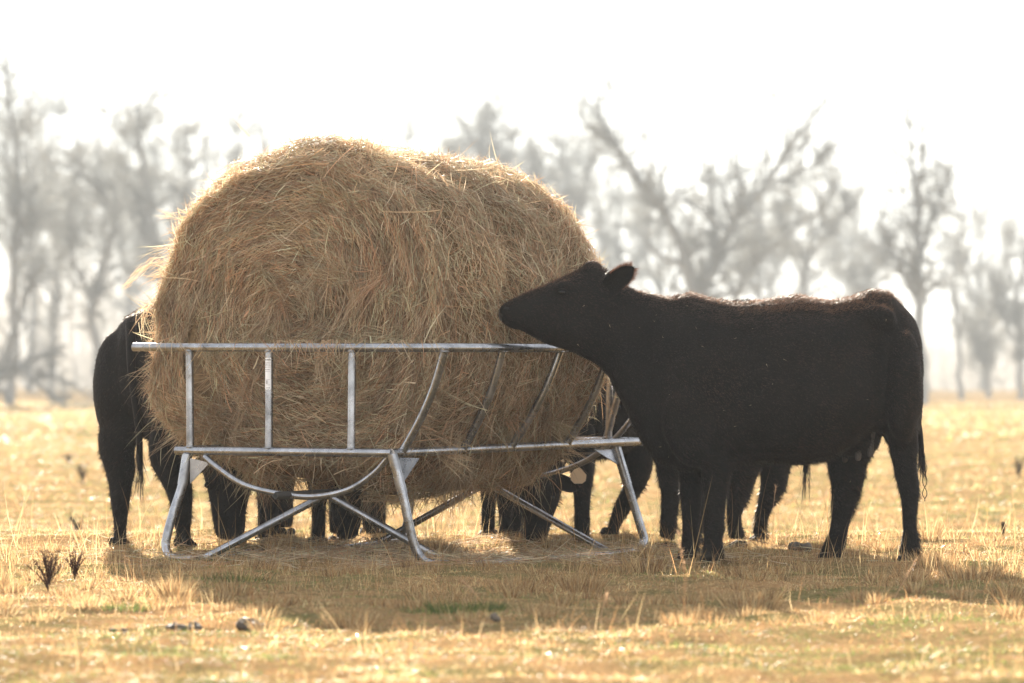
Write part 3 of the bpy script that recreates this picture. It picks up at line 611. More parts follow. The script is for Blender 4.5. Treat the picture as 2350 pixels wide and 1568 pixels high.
kf = rng.choice(np.where(nn[:, 1] < -.5)[0], 40); ribbons(g, v[kf] - [0, .018, 0], norm(rng.normal(0, 1, (40, 3)) * [1, .2, 1]), rng.uniform(.004, .02, 40), np.full(40, .0028), rng.normal(0, .003, (40, 3)), norm(rng.normal(0, 1, (40, 3)) * [1, .1, 1]), 1, 1, np.tile([[.35, .28, .18]], (40, 1)) * rng.uniform(.3, 1.3, (40, 1)), 1)   # chaff caught in the coat
# ruffled crest of hair along neck and withers, forelock on the poll
def tuft_line(g, pts, n, L, spread=.03, col=(.03, .021, .016), up=.6):
    q, _ = smooth_path([P(a_, b_ + 5, YC) for a_, b_ in pts], .01, 8); k = rng.integers(0, len(q) - 1, n); t = rng.random((n, 1)); b_ = q[k] * (1 - t) + q[k + 1] * t + rng.normal(0, 1, (n, 3)) * [.006, spread, .004]
    cl = np.floor((b_[:, 0]) * 28) ; ang = hash3(cl, cl * 0 + 3, cl * 0 + 1) * 2 - .6
    d = norm(np.stack([ang, rng.normal(0, .3, n), np.full(n, up)], -1) + rng.normal(0, .15, (n, 3))); Ls = L * rng.uniform(.5, 1.2, n)
    ribbons(g, b_, d, Ls, np.full(n, .0024), norm(rng.normal(0, 1, (n, 3))) * .006, norm(rng.normal(0, 1, (n, 3))), 2, 1, np.tile([col], (n, 1)), 1)
tuft_line(g, [(1440, 668), (1480, 676), (1530, 685), (1560, 680), (1600, 680), (1650, 689), (1720, 688)], 3600, .024)
tuft_line(g, [(1285, 640), (1310, 628), (1340, 614), (1365, 610), (1388, 620)], 2600, .028, .04, (.05, .03, .022))
tuft_line(g, [(1960, 688), (2000, 680), (2030, 683), (2060, 700)], 1400, .018, .05)
for px, py, r0 in ((1800, 684, .016), (1790, 686, .012), (2000, 678, .014), (2048, 687, .017), (1970, 684, .014)): ball(g, P(px, py, YC), (r0 * 1.3, r0, r0 * .8), 6, 0)
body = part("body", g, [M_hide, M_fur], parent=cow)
hoofs(cow, [P(1630, 1286, YC - .17) * [1, 1, 0] + [0, 0, .0], P(1578, 1268, YC + .16) * [1, 1, 0], P(1900, 1276, YC + .16) * [1, 1, 0], P(2084, 1280, YC - .12) * [1, 1, 0]], HL)
ear(cow, P(1392, 664, YC - .10), P(1453, 614, YC - .16), np.array([.3, -1, .25]), .052, fur=3200)
ear(cow, P(1396, 655, YC + .10), P(1440, 622, YC + .2), np.array([.3, 1, .25]), .055, fur=300)
g = Geo(); ball(g, P(1290, 671, YC - .112), (.022, .016, .015)); part("eye", g, M_eye, parent=cow)
g = Geo(); ball(g, P(1290, 671, YC + .112), (.022, .016, .015)); part("eye", g, M_eye, parent=cow)
g = Geo(); q = [P(1290 + 12 * math.cos(a_), 672 + 8.5 * math.sin(a_), YC - .119 + .006 * math.cos(2 * a_)) for a_ in np.linspace(0, 2 * math.pi, 17)]; tube(g, q, .004, 6); part("eyelid", g, M_hide, parent=cow)
g = Geo(); ball(g, P(1163, 709, YC - .064), (.017, .011, .010)); part("nostril", g, M_hole, parent=cow)
g = Geo(); ball(g, P(1155, 721, YC), (.026, .056, .040)); part("muzzle", g, M_muz, parent=cow)
if 0: g = Geo(); tube(g, [P(1158, 744, YC - .045), P(1180, 741, YC - .066), P(1205, 738, YC - .075)], .004, 6); part("mouth_line", g, M_hole, parent=cow)
for px, py, l in ((1996, 1000, 42), (1982, 998, 38), (1968, 1010, 40), (1938, 1022, 32)):
    g = Geo(); y_ = YC + (.06 if px in (1982, 1938) else -.08); tube(g, [P(px + 2, py - 8, y_), P(px + 2, py + 16, y_), P(px + 1, py + l + 2, y_), P(px + 1, py + l + 8, y_)], [.026, .018, .016, .006], 12, sub=3); part("teat", g, M_teat, parent=cow)
tail(cow, [P(2068, 716, YC + .02), P(2088, 765, YC + .05), P(2102, 860, YC + .07), P(2104, 950, YC + .08), P(2111, 1000, YC + .07), P(2117, 1050, YC + .06)], [.03, .028, .024, .02, .018, .01], 260, .17)
g = Geo()
for s_ in (0, math.pi):
    tube(g, [P(2122 + 5 * math.sin(s_ + k * .75) * (1 if k < 12 else .3), 1060 + k * 7, YC + .06 + .003 * math.cos(s_ + k * .75)) for k in range(14)], .0022, 6, sub=3, col=(.02, .015, .012))
part("tail_braid", g, M_fur, parent=cow)

# ---- the other cows of the herd, in world coordinates
def herd_cow(name_label, rump, chest, legs, head, hair=26000, hgt=1.30, tail_pts=None, tag=False, drop=0.0, bw=.30, wf=1.0, thigh=0):
    rump, chest = np.array(rump, float), np.array(chest, float); hd = chest - rump; hd[2] = 0; ln = np.linalg.norm(hd); hd = hd / ln; sd_ = np.array([-hd[1], hd[0], 0])
    root = empty("cow", (*(rump + chest)[:2] / 2, 0), label=name_label, category="cow", group="black cattle feeding around the bale")
    g = Geo(); B_ = lambda t, zt, zb, hw: (rump + hd * ln * t + UP * zt, rump + hd * ln * t + UP * zb, hw, sd_)
    rump[2] = chest[2] = 0; h = hgt
    loft(g, [B_(-.06, h * .90, h * .62, .07), B_(0, h * .965, h * .52, bw * .6), B_(.10, h * 1.0, h * .47, bw * .8), B_(.25, h * 1.0, h * .40, bw * .95), B_(.45, h * .985, h * .37, bw * 1.1), B_(.62, h * .985, h * .37, bw * 1.08), B_(.80, h * 1.0, h * .36, bw * .92), B_(.92, h * .99, h * .38, bw * .75), B_(1.04, h * .94, h * .46, bw * .5)], 22, 2.4)
    poll, muz = np.array(head[0], float), np.array(head[1], float); ch = rump + hd * ln * .9
    neck0 = (ch + UP * h * .97, ch + hd * .12 + UP * h * .46, bw * .62, sd_)
    ax = norm(muz - poll); hl = np.linalg.norm(muz - poll); fr = norm(np.cross(ax, sd_)); fr = fr if fr @ (hd + UP * .3) > 0 else -fr
    mid = (ch + UP * h * .72 + poll) / 2
    nr = norm(np.cross(sd_, poll - (ch + UP * h * .7))); nr = nr if nr[2] > 0 or abs(nr[2]) < .2 and nr @ hd > 0 else -nr
    loft(g, [neck0, (mid + nr * .19, mid - nr * .17, .13, sd_), (poll + nr * .12 - ax * .0, poll - nr * .11, .11, sd_)], 18, 2.2)
    loft(g, [(poll + ax * hl * a_ + fr * b_, poll + ax * hl * a_ - fr * c_, d_ * wf, sd_) for a_, b_, c_, d_ in ((-.08, .05, .05, .07), (.02, .085, .10, .115), (.22, .085, .12, .125), (.42, .07, .115, .105), (.62, .055, .085, .085), (.82, .045, .06, .075), (.96, .04, .045, .065), (1.02, .02, .03, .04))], 18, 2.3)
    for kind, top, pts in legs:
        L_ = np.array(pts, float); t0 = np.array(top, float)
        if kind == 'f': rad = np.interp(np.linspace(0, 1, len(L_) + 1), [0, .4, .7, .9, 1], [.11, .075, .055, .047, .055])
        else: rad = np.interp(np.linspace(0, 1, len(L_) + 1), [0, .25, .5, .75, .92, 1], [.15, .11, .075, .05, .047, .055])
        leg_loft(g, np.vstack([t0[None], L_]), rad - .008, .85, hd)
    if thigh:
        for s_ in (-1, 1): ball(g, rump + hd * .05 + sd_ * s_ * .17 + UP * h * .66, (.15, .15, .33))
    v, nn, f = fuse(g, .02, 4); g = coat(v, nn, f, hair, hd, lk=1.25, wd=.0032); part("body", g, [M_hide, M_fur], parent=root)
    hoofs(root, [np.array(l[2][-1]) * [1, 1, 0] + [0, 0, gz(l[2][-1][0], l[2][-1][1]) - .01] for l in legs], hd)
    for s_ in (-1, 1):
        b_ = poll + ax * .04 + sd_ * s_ * .10
        ear(root, b_, b_ + sd_ * s_ * .15 - UP * .035 + ax * .02, fr, .045, fur=120)
        e_ = Geo(); ball(e_, poll + ax * hl * .38 + sd_ * s_ * .098 * wf + fr * .03, .018, 8); part("eye", e_, M_eye, parent=root)
    if tail_pts is None:
        r0 = rump - hd * .10; tail_pts = [r0 + UP * h * .93, r0 - hd * .05 + UP * h * .8, r0 - hd * .03 + UP * h * .6, r0 - hd * .02 + UP * h * .42]
    tail(root, tail_pts, [.03, .024, .02, .014][:len(tail_pts)] if len(tail_pts) == 4 else .016, 120, .28)
    return root, sd_, fr
def Lp(Y, *xy): return [P(a_, b_, Y) for a_, b_ in xy]
# rump of the cow at the left end of the feeder, seen from behind at an angle
herd_cow("black cow behind the left end of the feeder, hindquarters and tail showing", P(318, 0, 24.0), P(640, 0, 25.2),
    [('h', P(300, 960, 24.15), Lp(24.15, (268, 1010), (276, 1080), (277, 1120), (276, 1180), (276, 1225), (273, 1256))),
     ('h', P(400, 980, 23.75), Lp(23.7, (385, 1040), (404, 1100), (416, 1150), (420, 1195), (422, 1235), (424, 1266))),
     ('f', P(620, 960, 24.9), Lp(24.8, (615, 1060), (612, 1130), (610, 1190), (608, 1244))),
     ('f', P(720, 960, 24.6), Lp(24.6, (725, 1060), (730, 1130), (731, 1190), (731, 1245)))],
    (P(800, 830, 25.1), P(880, 1000, 24.95)), hair=50000, hgt=1.36, bw=.33, thigh=1,
    tail_pts=[P(300, 745, 23.8), P(302, 850, 23.65), P(318, 980, 23.6), P(322, 1080, 23.6)])
# three animals facing the camera with heads down behind the feeder
for lab, px, Yh, Yb, pt, wf in (("black cow grazing head down behind the feeder's front left leg", 520, 23.75, 24.75, 1.0, 1.15),
                         ("black cow with lowered head seen under the middle of the bale", 792, 23.9, 25.0, 1.0, 1.05)):
    x0 = P(px, 0, Yh)[0]; xb = x0 + (.12 if px < 600 else .02)
    herd_cow(lab, (xb + .1, Yb + 1.25, 0), (xb, Yb, 0),
        [('f', (xb - .13, Yb - .05, .75), [(xb - .11, Yb - .25, .45), (xb - .10, Yb - .3, .25), (xb - .10, Yb - .3, .05)]),
         ('f', (xb + .13, Yb - .05, .75), [(xb + .10, Yb - .2, .45), (xb + .09, Yb - .22, .25), (xb + .09, Yb - .22, .05)]),
         ('h', (xb, Yb + 1.2, .8), [(xb + .0, Yb + 1.2, .5), (xb + .02, Yb + 1.28, .3), (xb + .03, Yb + 1.25, .04)]),
         ('h', (xb + .2, Yb + 1.2, .8), [(xb + .1, Yb + 1.2, .5), (xb + .1, Yb + 1.28, .3), (xb + .1, Yb + 1.25, .04)])],
        ((x0, Yh + .12, .52), (x0 + .01, Yh - .02, .06)), hgt=1.26, bw=.27, wf=wf)
rt, sdv, frv = herd_cow("black cow with a pale ear tag, head down beside the feeder's rear brace", P(1440, 0, 25.9), P(1290, 0, 24.9),
    [('f', P(1330, 980, 24.8), Lp(24.7, (1335, 1060), (1335, 1120), (1336, 1180), (1334, 1250))),
     ('f', P(1205, 960, 24.9), Lp(24.8, (1165, 1070), (1160, 1130), (1160, 1190), (1158, 1240))),
     ('h', P(1450, 960, 25.8), Lp(25.6, (1462, 1040), (1460, 1100), (1430, 1160), (1412, 1200), (1398, 1240))),
     ('h', P(1540, 960, 26.0), Lp(26.0, (1545, 1040), (1548, 1120), (1542, 1170), (1540, 1222)))],
    (P(1238, 1085, 24.45), P(1228, 1243, 24.35)), hgt=1.27, bw=.28, wf=1.0)
tp = np.array([P(1322, 1072, 24.3), P(1330, 1072, 24.3), P(1346, 1090, 24.3), P(1344, 1104, 24.3), P(1336, 1110, 24.3), P(1318, 1110, 24.3), P(1310, 1102, 24.3), P(1309, 1088, 24.3)])
g = Geo(); n_ = len(tp); g.add(np.vstack([tp, tp + [0, .003, 0]]), [list(range(n_))], 0, (.80, .66, .48), smooth=False); g.add(tp + [0, .003, 0], [list(range(n_))[::-1]], 0, (.80, .66, .48), smooth=False)
g.add(np.vstack([tp, tp + [0, .003, 0]]), [[k, (k + 1) % n_, n_ + (k + 1) % n_, n_ + k] for k in range(n_)], 0, (.80, .66, .48), smooth=False)
part("ear_tag", g, M_tag, parent=rt, label="cream plastic ear tag")
herd_cow("black cow mostly hidden behind the bale, thin forelegs right of the feeder's rear brace", P(1300, 0, 27.0), P(1130, 0, 26.0),
    [('f', P(1125, 970, 25.9), Lp(25.8, (1122, 1060), (1121, 1120), (1121, 1170), (1120, 1226))),
     ('f', P(1190, 970, 25.9), Lp(25.9, (1188, 1060), (1186, 1120), (1186, 1170), (1186, 1225))),
     ('h', P(1230, 960, 26.9), Lp(26.9, (1228, 1040), (1234, 1110), (1230, 1160), (1230, 1212))),
     ('h', P(1335, 960, 26.9), Lp(26.9, (1336, 1040), (1338, 1110), (1334, 1160), (1332, 1212)))],
    (P(1080, 800, 25.4), P(1040, 960, 25.2)), hair=16000, hgt=1.25, bw=.26)
herd_cow("black cow standing behind the side on cow, legs and tail under her belly", P(1815, 0, 24.9), P(1510, 0, 24.7),
    [('f', P(1540, 960, 24.6), Lp(24.6, (1535, 1050), (1536, 1110), (1536, 1170), (1530, 1236))),
     ('f', P(1600, 960, 24.9), Lp(24.9, (1600, 1050), (1600, 1110), (1598, 1170), (1592, 1236))),
     ('h', P(1730, 960, 24.7), Lp(24.5, (1715, 1040), (1700, 1100), (1690, 1150), (1684, 1190), (1692, 1236))),
     ('h', P(1800, 960, 25.0), Lp(25.0, (1778, 1040), (1776, 1100), (1762, 1140), (1748, 1180), (1742, 1230)))],
    (P(1440, 900, 24.6), P(1385, 1010, 24.5)), hair=50000, hgt=1.27, bw=.29,
    tail_pts=[P(1850, 740, 24.9), P(1862, 880, 24.9), P(1852, 1000, 24.9), P(1848, 1085, 24.9)])

# ------------------------------------------------------------------ trees
def grow(limbs, seed, depth=4, twig=1.0, leaf=0.0, dens=1.0, sc=1.75):
    """limbs: explicit main limbs [(pts, r0, r1)], side branches grown from them"""
    rg = np.random.default_rng(seed); G = Geo(); tw = Geo(); cur = []
    for pts, r0, r1 in limbs:
        q, r_ = smooth_path(pts, np.linspace(r0, r1, len(pts)), 5); q = q + rg.normal(0, 1, q.shape) * r_[:, None] * .25
        tube(G, q, r_, 8, caps=False); cur.append((q, r_))
    ends = []
    for lv in range(depth):
        nxt = []
        for q, r_ in cur:
            ln = np.linalg.norm(np.diff(q, axis=0), axis=1).sum()
            nb = max(2, int(round(dens * ((13, 6, 5, 4)[lv]) * min(1.6, .5 + ln / (4 * sc)))))
            for _ in range(nb):
                t = rg.uniform(.25 if lv == 0 else .12, 1.0); k = int(t * (len(q) - 2)); T = norm(q[k + 1] - q[k]); p = q[k]; r0 = r_[k] * rg.uniform(.35, .6)
                if lv == 0 and r_[k] > .95 * r_.max() and p[2] < 2.0: continue
                a = norm(np.cross(T, rg.normal(0, 1, 3))); an = rg.uniform(.5, 1.15); d = norm(T * math.cos(an) + a * math.sin(an) + [0, 0, .15])
                L = ln * rg.uniform(.3, .68) * (1.15 - .5 * t)
                if lv == 0: L = min(L, 4.6 * sc) * rg.uniform(.4, 1)
                m = 5; pts = [p]
                for _i in range(m): d = norm(d + rg.normal(0, .36, 3) + [0, 0, .05]); pts.append(pts[-1] + d * L / m)
                pts = np.array(pts); rr = np.linspace(max(r0, .012 * sc), .007 * sc, m + 1)
                if lv < depth - 1: tube(G if lv < 1 else tw, pts, rr, 5 if lv < 1 else 3, caps=False, col=(.22, .225, .215)); nxt.append((pts, rr))
                else: ends.append(pts)
        cur = nxt
    E = np.array([e[[0, 5]] for e in ends]) if ends else np.zeros((0, 2, 3))
    if len(E):
        d = E[:, 1] - E[:, 0]; L = np.linalg.norm(d, axis=1)
        ribbons(tw, E[:, 0], norm(d), L, np.full(len(E), .022 * twig * sc), rg.normal(0, .15, d.shape) * L[:, None], norm(rg.normal(0, 1, d.shape)), 3, 0, np.tile([[.26, .27, .26]], (len(E), 1)), 2)
        n = int(len(E) * leaf)
        if n:
            k = rg.integers(0, len(E), n); p = E[k, 0] + d[k] * rg.random((n, 1)) + rg.normal(0, .05 * sc, (n, 3))
            ribbons(tw, p, norm(rg.normal(0, 1, (n, 3))), sc * rg.uniform(.06, .14, n), sc * rg.uniform(.04, .09, n), rg.normal(0, .02, (n, 3)), norm(rg.normal(0, 1, (n, 3))), 2, 0, np.tile([[.21, .20, .17]], (n, 1)) * rg.uniform(.6, 1.4, (n, 1)), 2)
    return G, tw
def tree(lab, limbs_px, Y, seed, dens=1.0, leaf=1.5, depth=3, twig=1.0, spread=1.2, name="bare_tree"):
    rg = np.random.default_rng(seed + 100); limbs = []; Y = Y * 1.75; spread = spread * 1.75; leaf = leaf * .2; dens = dens * .52 + .72; depth = 3
    for pts, w0, w1 in limbs_px:
        sc = Y / FPX; q = []
        yo = rg.uniform(-spread, spread)
        for i_, (a_, b_) in enumerate(pts): p = P(a_, b_, Y); p[1] += yo * i_ / len(pts); q.append(p)
        limbs.append((np.array(q), w0 * sc / 2, w1 * sc / 2))
    base = limbs[0][0][0].copy(); gzv = float(gz(base[0], base[1])); 
    if base[2] < 3: limbs[0][0][0][2] = gzv - .1
    root = empty(name, (base[0], base[1], gzv), label=lab, category="tree", group="bare winter trees in the mist behind the field")
    G, tw = grow(limbs, seed, depth, twig, leaf, dens); part("trunk", G, M_bark, parent=root); part("crown", tw, M_twig, parent=root)
tree("bare forked tree rising behind the near cow's neck with wide limbs", [
    ([(1610, 925), (1612, 800), (1612, 700), (1640, 610), (1700, 490), (1760, 420), (1830, 310), (1905, 215)], 44, 5),
    ([(1606, 780), (1590, 690), (1560, 560), (1500, 450), (1430, 370), (1385, 290), (1362, 205)], 34, 5),
    ([(1660, 790), (1690, 680), (1740, 600), (1830, 520), (1900, 470)], 18, 4), ([(1630, 620), (1640, 540), (1630, 450), (1640, 360)], 16, 3), ([(1760, 420), (1850, 390), (1960, 290)], 10, 3)], 150, 3, 1.25, 3)
tree("slim dark bare tree at the right, above the cow's rump", [
    ([(2118, 925), (2112, 760), (2108, 620), (2108, 500), (2095, 380), (2085, 240)], 30, 4), ([(2112, 600), (2140, 500), (2168, 430), (2178, 370)], 13, 4), ([(2108, 700), (2070, 620), (2030, 560), (2010, 480)], 9, 3), ([(2104, 470), (2118, 380), (2120, 250)], 8, 3)], 140, 5, 1.1, 2)
tree("tall leaning bare tree at the photo's left edge", [
    ([(25, 930), (30, 750), (32, 560), (40, 420), (18, 250), (4, 140)], 26, 5), ([(32, 600), (70, 480), (85, 330)], 12, 3)], 140, 8, 1.1, 2.5)
tree("crooked bare tree left of the bale with a bent trunk", [
    ([(235, 930), (225, 800), (215, 690), (255, 560), (260, 480), (200, 410), (140, 380)], 28, 5), ([(225, 700), (170, 600), (160, 480), (190, 300)], 14, 4)], 150, 11, 1.2, 3)
tree("dense twiggy tree rising just left of the bale top", [
    ([(380, 930), (385, 780), (370, 640), (345, 480), (325, 330), (318, 210)], 36, 6), ([(380, 700), (420, 560), (432, 420), (430, 250)], 20, 4), ([(365, 560), (310, 450), (270, 330)], 14, 4)], 165, 13, 1.7, 5)
tree("gnarled low tree at the far left with drooping boughs", [
    ([(-60, 960), (-20, 880), (60, 830), (150, 790)], 34, 8), ([(-40, 900), (20, 800), (60, 680), (110, 590)], 22, 5), ([(40, 845), (110, 900), (170, 945), (215, 985)], 12, 4), ([(60, 900), (90, 860), (160, 880), (230, 930)], 10, 4)], 120, 17, .9, 1.5, 3)
tree("pale bare tree between the leaning tree and the crooked tree", [([(120, 925), (118, 760), (130, 600), (105, 450), (110, 300)], 20, 4), ([(125, 640), (160, 520), (175, 280)], 12, 3)], 185, 19, 1.3, 4)
tree("faint bare tree showing above the bale's right shoulder", [([(1110, 925), (1115, 700), (1120, 480), (1105, 330), (1115, 225)], 26, 4), ([(1118, 500), (1160, 380), (1190, 260)], 14, 3), ([(1115, 520), (1060, 400), (1040, 330)], 12, 3)], 215, 23, 1.8, 5)
tree("faint bare tree between the bale and the forked tree", [([(1290, 925), (1285, 720), (1290, 560), (1300, 420), (1270, 280)], 26, 4), ([(1290, 600), (1340, 450), (1360, 330)], 14, 3), ([(1285, 560), (1240, 430), (1215, 320)], 12, 3)], 205, 29, 1.8, 5)
tree("small bare tree filling the gap right of the forked tree", [([(1830, 925), (1838, 760), (1850, 620), (1880, 520), (1930, 400)], 18, 3), ([(1845, 650), (1800, 540), (1780, 460)], 10, 3), ([(1850, 600), (1930, 500), (1950, 430)], 9, 3)], 180, 31, 1.6, 5)
tree("thin bare tree just right of the slim dark tree", [([(2205, 925), (2200, 780), (2190, 640), (2210, 520), (2190, 430)], 14, 3)], 175, 37, 1.1, 3)
tree("low bare tree at the photo's right edge", [([(2345, 930), (2340, 830), (2335, 700), (2350, 610), (2345, 520)], 18, 3), ([(2340, 800), (2300, 720), (2280, 620)], 10, 3)], 170, 41, 1.5, 4)
tree("short pale bare tree right of the near cow, low in the mist", [([(2270, 925), (2265, 850), (2262, 770), (2275, 690)], 15, 3), ([(2266, 860), (2230, 780), (2220, 700)], 9, 3)], 185, 43, 1.5, 4)
tree("faint small tree left of the slim dark tree", [([(2010, 925), (2005, 780), (1990, 660), (2005, 560)], 14, 3), ([(2003, 760), (1960, 650), (1950, 600)], 9, 3)], 190, 47, 1.5, 4)
tree("misty tree behind the top left of the bale", [([(560, 925), (555, 700), (560, 480), (540, 330), (560, 240)], 22, 4), ([(558, 520), (610, 380), (600, 270)], 12, 3)], 225, 53, 1.0, 2)
tree("faint misty tree just above the crest of the bale", [([(930, 925), (935, 600), (930, 420), (945, 260)], 20, 3)], 235, 59, .9, 2)
for lab, px, tp, Y, sd_ in (("very faint tall tree far behind the photo's left edge", 70, 60, 240, 61), ("very faint tree between the crooked tree and the dense twiggy tree", 290, 180, 230, 62), ("very faint tree just left of the bale's shoulder", 470, 200, 240, 63),
        ("very faint tree over the middle of the bale", 1010, 250, 240, 64), ("very faint tree right of the bale's right shoulder", 1215, 260, 245, 65), ("very faint tree in the gap between the bale and the forked tree", 1425, 300, 235, 70), ("very faint tree behind the fork of the forked tree", 1520, 330, 240, 66), ("very faint tree right of the forked tree's right limb", 1745, 340, 235, 67), ("very faint tree left of the slim dark tree's crown", 1965, 360, 240, 68), ("very faint tree right of the slim dark tree's crown", 2255, 420, 240, 69)):
    m_ = (925 + tp) / 2
    tree(lab, [([(px, 925), (px + 6, m_ + 120), (px - 8, m_ - 40), (px + 10, tp)], 18, 4), ([(px + 2, m_ + 100), (px + 50, m_ - 60), (px + 75, tp + 90)], 10, 3), ([(px, m_ + 60), (px - 45, m_ - 60), (px - 60, tp + 120)], 10, 3)], Y, sd_, 1.6, 4)
# far-off wood, one mass
g = Geo(); rg = np.random.default_rng(5)
n = 5000; Yw = rg.uniform(420, 600, n); xw = rg.uniform(-3.2, 3.2, n) * Yw * .125; hh = (4.5 + 8.0 * n2(xw, Yw, .03, 4)) * rg.uniform(.5, 1.15, n) * (1 + 1.3 * np.clip((-xw - 8) / 30, 0, 1))
base = np.stack([xw, Yw, np.full(n, -1.2)], -1); d = norm(rg.normal(0, 1, (n, 3)) * [.09, .05, 0] + [0, 0, 1])
ribbons(g, base, d, hh, rg.uniform(.1, .45, n), rg.normal(0, 1, (n, 3)) * .4, norm(np.stack([np.ones(n), rg.normal(0, .3, n), np.zeros(n)], -1)), 4, 0, np.tile([[.3, .29, .27]], (n, 1)), 1.5)
k = rg.integers(0, n, 130000); t = rg.uniform(.1, 1, (130000, 1)); p = base[k] + d[k] * hh[k][:, None] * t + rg.normal(0, 1.1, (130000, 3)); p[:, 2] = np.maximum(p[:, 2], -.9)
ribbons(g, p, norm(rg.normal(0, 1, p.shape) + [0, 0, .4]), rg.uniform(.5, 1.6, 130000), rg.uniform(.03, .09, 130000), rg.normal(0, .2, p.shape), norm(rg.normal(0, 1, p.shape)), 2, 0, np.tile([[.3, .29, .27]], (130000, 1)), 1.2)
g.build("distant_woodland", M_twig, kind="stuff", label="far misty woodland band behind the bare trees", category="woodland")

# ------------------------------------------------------------------ small plants, dung, stalks
def shrub(lab, px, py, hpx, wpx, n, Y=None, seed=0, name="weed", col=(.07, .038, .025), w0=.0033, cat="weed"):
    rg = np.random.default_rng(seed); Y = Y or CAMZ * FPX / (py - H0); x = P(px, 0, Y)[0]; z = float(gz(x, Y)); h = hpx * Y / FPX; wd = wpx * Y / FPX / 2
    root = empty(name, (x, Y, z), label=lab, category=cat); g = Geo(); s = Geo(); b0 = np.array([x, Y, z])
    for _ in range(n):
        a = rg.uniform(0, 6.283); tipp = b0 + np.array([math.cos(a) * wd * rg.uniform(.1, 1), math.sin(a) * wd * .7, h * rg.uniform(.55, 1)])
        m = b0 + (tipp - b0) * .5 + np.array([0, 0, h * .02]) - np.array([tipp[0] - x, tipp[1] - Y, 0]) * .15; q, r_ = smooth_path([b0, m, tipp], [w0, w0 * .7, w0 * .35], 4); tube(s, q, r_, 5, col=col)
        k = rg.integers(2, len(q), 34); p = q[k] + rg.normal(0, .002, (34, 3)); d = norm(norm(tipp - b0)[None] * .8 + rg.normal(0, .6, (34, 3))); L = rg.uniform(.12, .3, 34) * h * .55
        ribbons(g, p, d, L, np.full(34, w0 * 1.5), rg.normal(0, .1, p.shape) * L[:, None] + [0, 0, .004], norm(rg.normal(0, 1, p.shape)), 2, 0, np.tile([col], (34, 1)) * rg.uniform(.6, 1.6, (34, 1)), 1.2)
    part("stem", s, M_fur, parent=root); part("foliage", g, M_twig, parent=root)
shrub("larger dark feathery seedling, leftmost in the grass", 112, 1352, 92, 96, 22, seed=1, name="cedar_seedling", cat="seedling")
shrub("smaller dark feathery seedling right of the larger one", 172, 1325, 66, 60, 16, seed=2, name="cedar_seedling", cat="seedling")
for lab, px, py, hp, wp, Y, sd2 in (("dark blurred weed low in the field left of the cow's hind leg", 182, 1240, 62, 52, 33, 3), ("dark blurred weed clump above it in the far field", 190, 1100, 44, 40, 54, 4), ("flat greyish weed clump highest in the left field", 158, 1056, 26, 44, 65, 5), ("dark blurred weed at the right edge of the field", 2338, 1090, 50, 40, 56, 6), ("small dark stub standing in the grass at far right", 2302, 1240, 32, 14, 26, 7)):
    shrub(lab, px, py, hp, wp, 16, Y, sd2, name="weed_clump", col=(.06, .05, .035), w0=.0045 if Y > 30 else .003)
def clods(lab, px, py, n, spread, r0, seed, name="dung_pile"):
    rg = np.random.default_rng(seed); Y = CAMZ * FPX / (py - H0); x = P(px, 0, Y)[0]; z = float(gz(x, Y)); g = Geo()
    for _ in range(n):
        r = r0 * rg.uniform(.4, 1.1); c = np.array([x + rg.normal(0, spread), Y + rg.normal(0, .04), z + r * .45 + .01]); g2 = Geo(); ball(g2, c, (r * rg.uniform(1, 1.5), r, r * rg.uniform(.6, .9)), 8)
        g2.v = [v_ + norm(v_ - c) * ((noise(v_ * 60 + seed) - .5) * r * .9)[:, None] for v_ in g2.v]
        for v_, fl, ft in zip(g2.v, g2.fl, g2.ft): pass
        off = 0
        for v_, fl, ft in zip(g2.v, g2.fl, g2.ft): g.add(v_, (fl - off).reshape(-1, ft[0])); off += len(v_)
    g.build(name, M_dung, loc=(x, Y, z), label=lab, category="dung")
clods("grey lumpy dung clods, rightmost of the row in the left foreground", 572, 1432, 6, .03, .032, 1)
clods("scattered dark dung crumbs in the middle of the left foreground row", 405, 1438, 9, .04, .024, 2)
clods("small dark dung crumbs, leftmost of the foreground row", 292, 1440, 3, .025, .016, 3)
clods("single dark clod in the shaded grass below the bale", 1138, 1434, 1, .014, .020, 4)
clods("dark dung lump in the grass under the near cow's belly", 1842, 1262, 5, .03, .036, 5)
def stalk(lab, pts, py, w=.0035, head=True, seed=0, col=(.62, .42, .26)):
    rg = np.random.default_rng(seed); Y = CAMZ * FPX / (py - H0); g = Geo(); q = [P(a_, b_, Y) for a_, b_ in pts]; q[0][2] = float(gz(q[0][0], Y)) - .01
    q, r_ = smooth_path(q, np.linspace(w * .4, w * .2, len(q)), 5); tube(g, q, r_, 6, col=col)
    if head:
        n = 60; k = rg.integers(int(len(q) * .55), len(q), n); p = q[k]; T = norm(q[-1] - q[-4]); d = norm(T + rg.normal(0, .35, (n, 3)))
        ribbons(g, p, d, rg.uniform(.01, .03, n), np.full(n, .0022), rg.normal(0, .002, p.shape), norm(rg.normal(0, 1, p.shape)), 2, 0, np.tile([col], (n, 1)), 1.5)
    root = g.build("grass_stalk", M_grass, loc=tuple(q[0]), label=lab, category="grass stalk", group="tall dry grass stalks")
stalk("tall pinkish seeded stalk in front of the near cow's forelegs", [(1574, 1440), (1570, 1380), (1572, 1320), (1562, 1260), (1558, 1225)], 1440, .0035, seed=1)
stalk("curved pale stalk left of the near cow's forelegs", [(1552, 1350), (1548, 1310), (1535, 1275), (1512, 1252)], 1350, .004, False, 2)
stalk("tall slanting stalk at the right below the near cow's hind hooves", [(2050, 1375), (2065, 1350), (2085, 1315), (2100, 1288)], 1375, .005, seed=3)
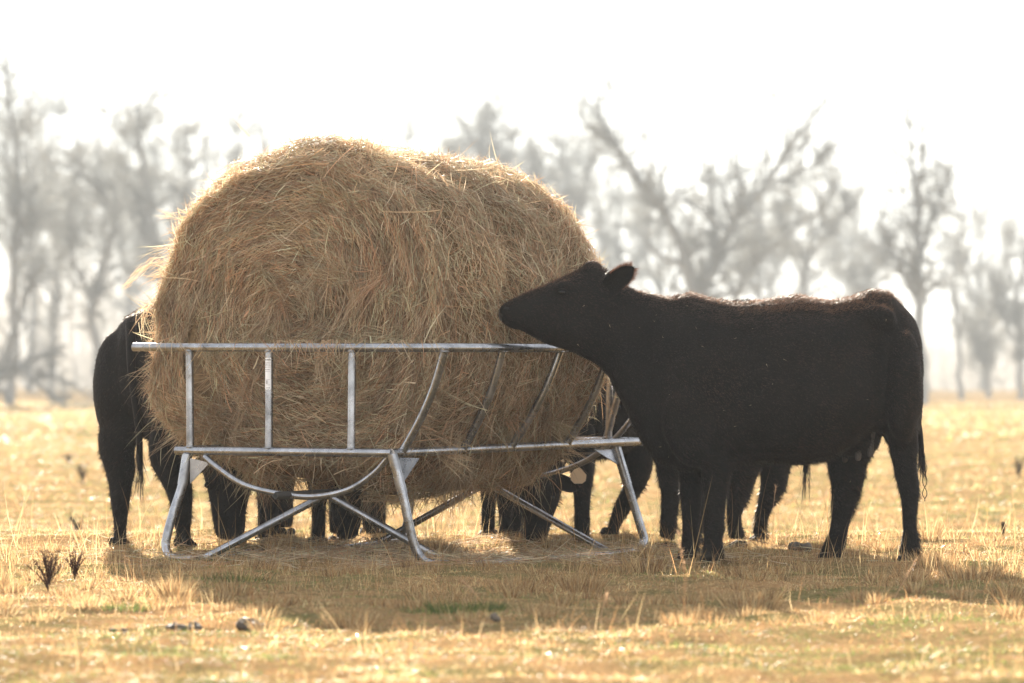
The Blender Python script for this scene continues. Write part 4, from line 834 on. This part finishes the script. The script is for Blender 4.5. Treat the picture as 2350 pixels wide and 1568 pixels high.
stalk("thin dark stalk standing in the shade below the far hind leg", [(1980, 1385), (1977, 1360), (1983, 1335), (1985, 1320)], 1385, .004, False, 4, (.2, .13, .09))
stalk("slanting pinkish stalk in the shade below the feeder's right foot", [(1118, 1395), (1100, 1375), (1080, 1350), (1063, 1335)], 1395, .006, seed=5)
stalk("short pinkish stalk in the shade right of centre", [(1378, 1425), (1382, 1400), (1388, 1380), (1392, 1366)], 1425, .006, seed=6)
stalk("thin dark bare stalk beside the small seedling", [(222, 1345), (215, 1300), (207, 1270), (201, 1250)], 1345, .004, False, 7, (.12, .08, .06))
stalk("tall curved stalk right of the near cow's tail", [(2160, 1270), (2172, 1220), (2175, 1180), (2180, 1150)], 1272, .003, False, 8)
stalk("tall fine stalk under the near cow's belly", [(1770, 1255), (1774, 1200), (1776, 1150), (1780, 1120)], 1262, .003, True, 9)
stalk("forked looking stalk below the hidden cow's tail", [(1868, 1262), (1855, 1220), (1838, 1180), (1828, 1150)], 1265, .003, True, 10)
stalk("leaning stalk in front of the feeder's left foot", [(345, 1295), (330, 1260), (310, 1235)], 1298, .003, False, 11)

# ------------------------------------------------------------------ haze
hz = bpy.data.meshes.new("haze"); x0, x1, y0, y1, z0, z1 = -620, 620, -210, 1620, -3, 34
hz.from_pydata([(x0, y0, z0), (x1, y0, z0), (x1, y1, z0), (x0, y1, z0), (x0, y0, z1), (x1, y0, z1), (x1, y1, z1), (x0, y1, z1)], [], [(0, 3, 2, 1), (4, 5, 6, 7), (0, 1, 5, 4), (1, 2, 6, 5), (2, 3, 7, 6), (3, 0, 4, 7)])
ho = bpy.data.objects.new("haze", hz); COL.objects.link(ho); ho["kind"] = "stuff"; ho["label"] = "pale morning mist over the field"
mh = bpy.data.materials.new("mist"); mh.use_nodes = True; n_ = mh.node_tree; n_.nodes.remove(n_.nodes["Principled BSDF"])
pv_ = n_.nodes.new("ShaderNodeVolumePrincipled"); pv_.inputs["Color"].default_value = (.88, .95, 1, 1); pv_.inputs["Density"].default_value = .00055; pv_.inputs["Anisotropy"].default_value = .0
n_.links.new(pv_.outputs[0], n_.nodes["Material Output"].inputs["Volume"]); hz.materials.append(mh)
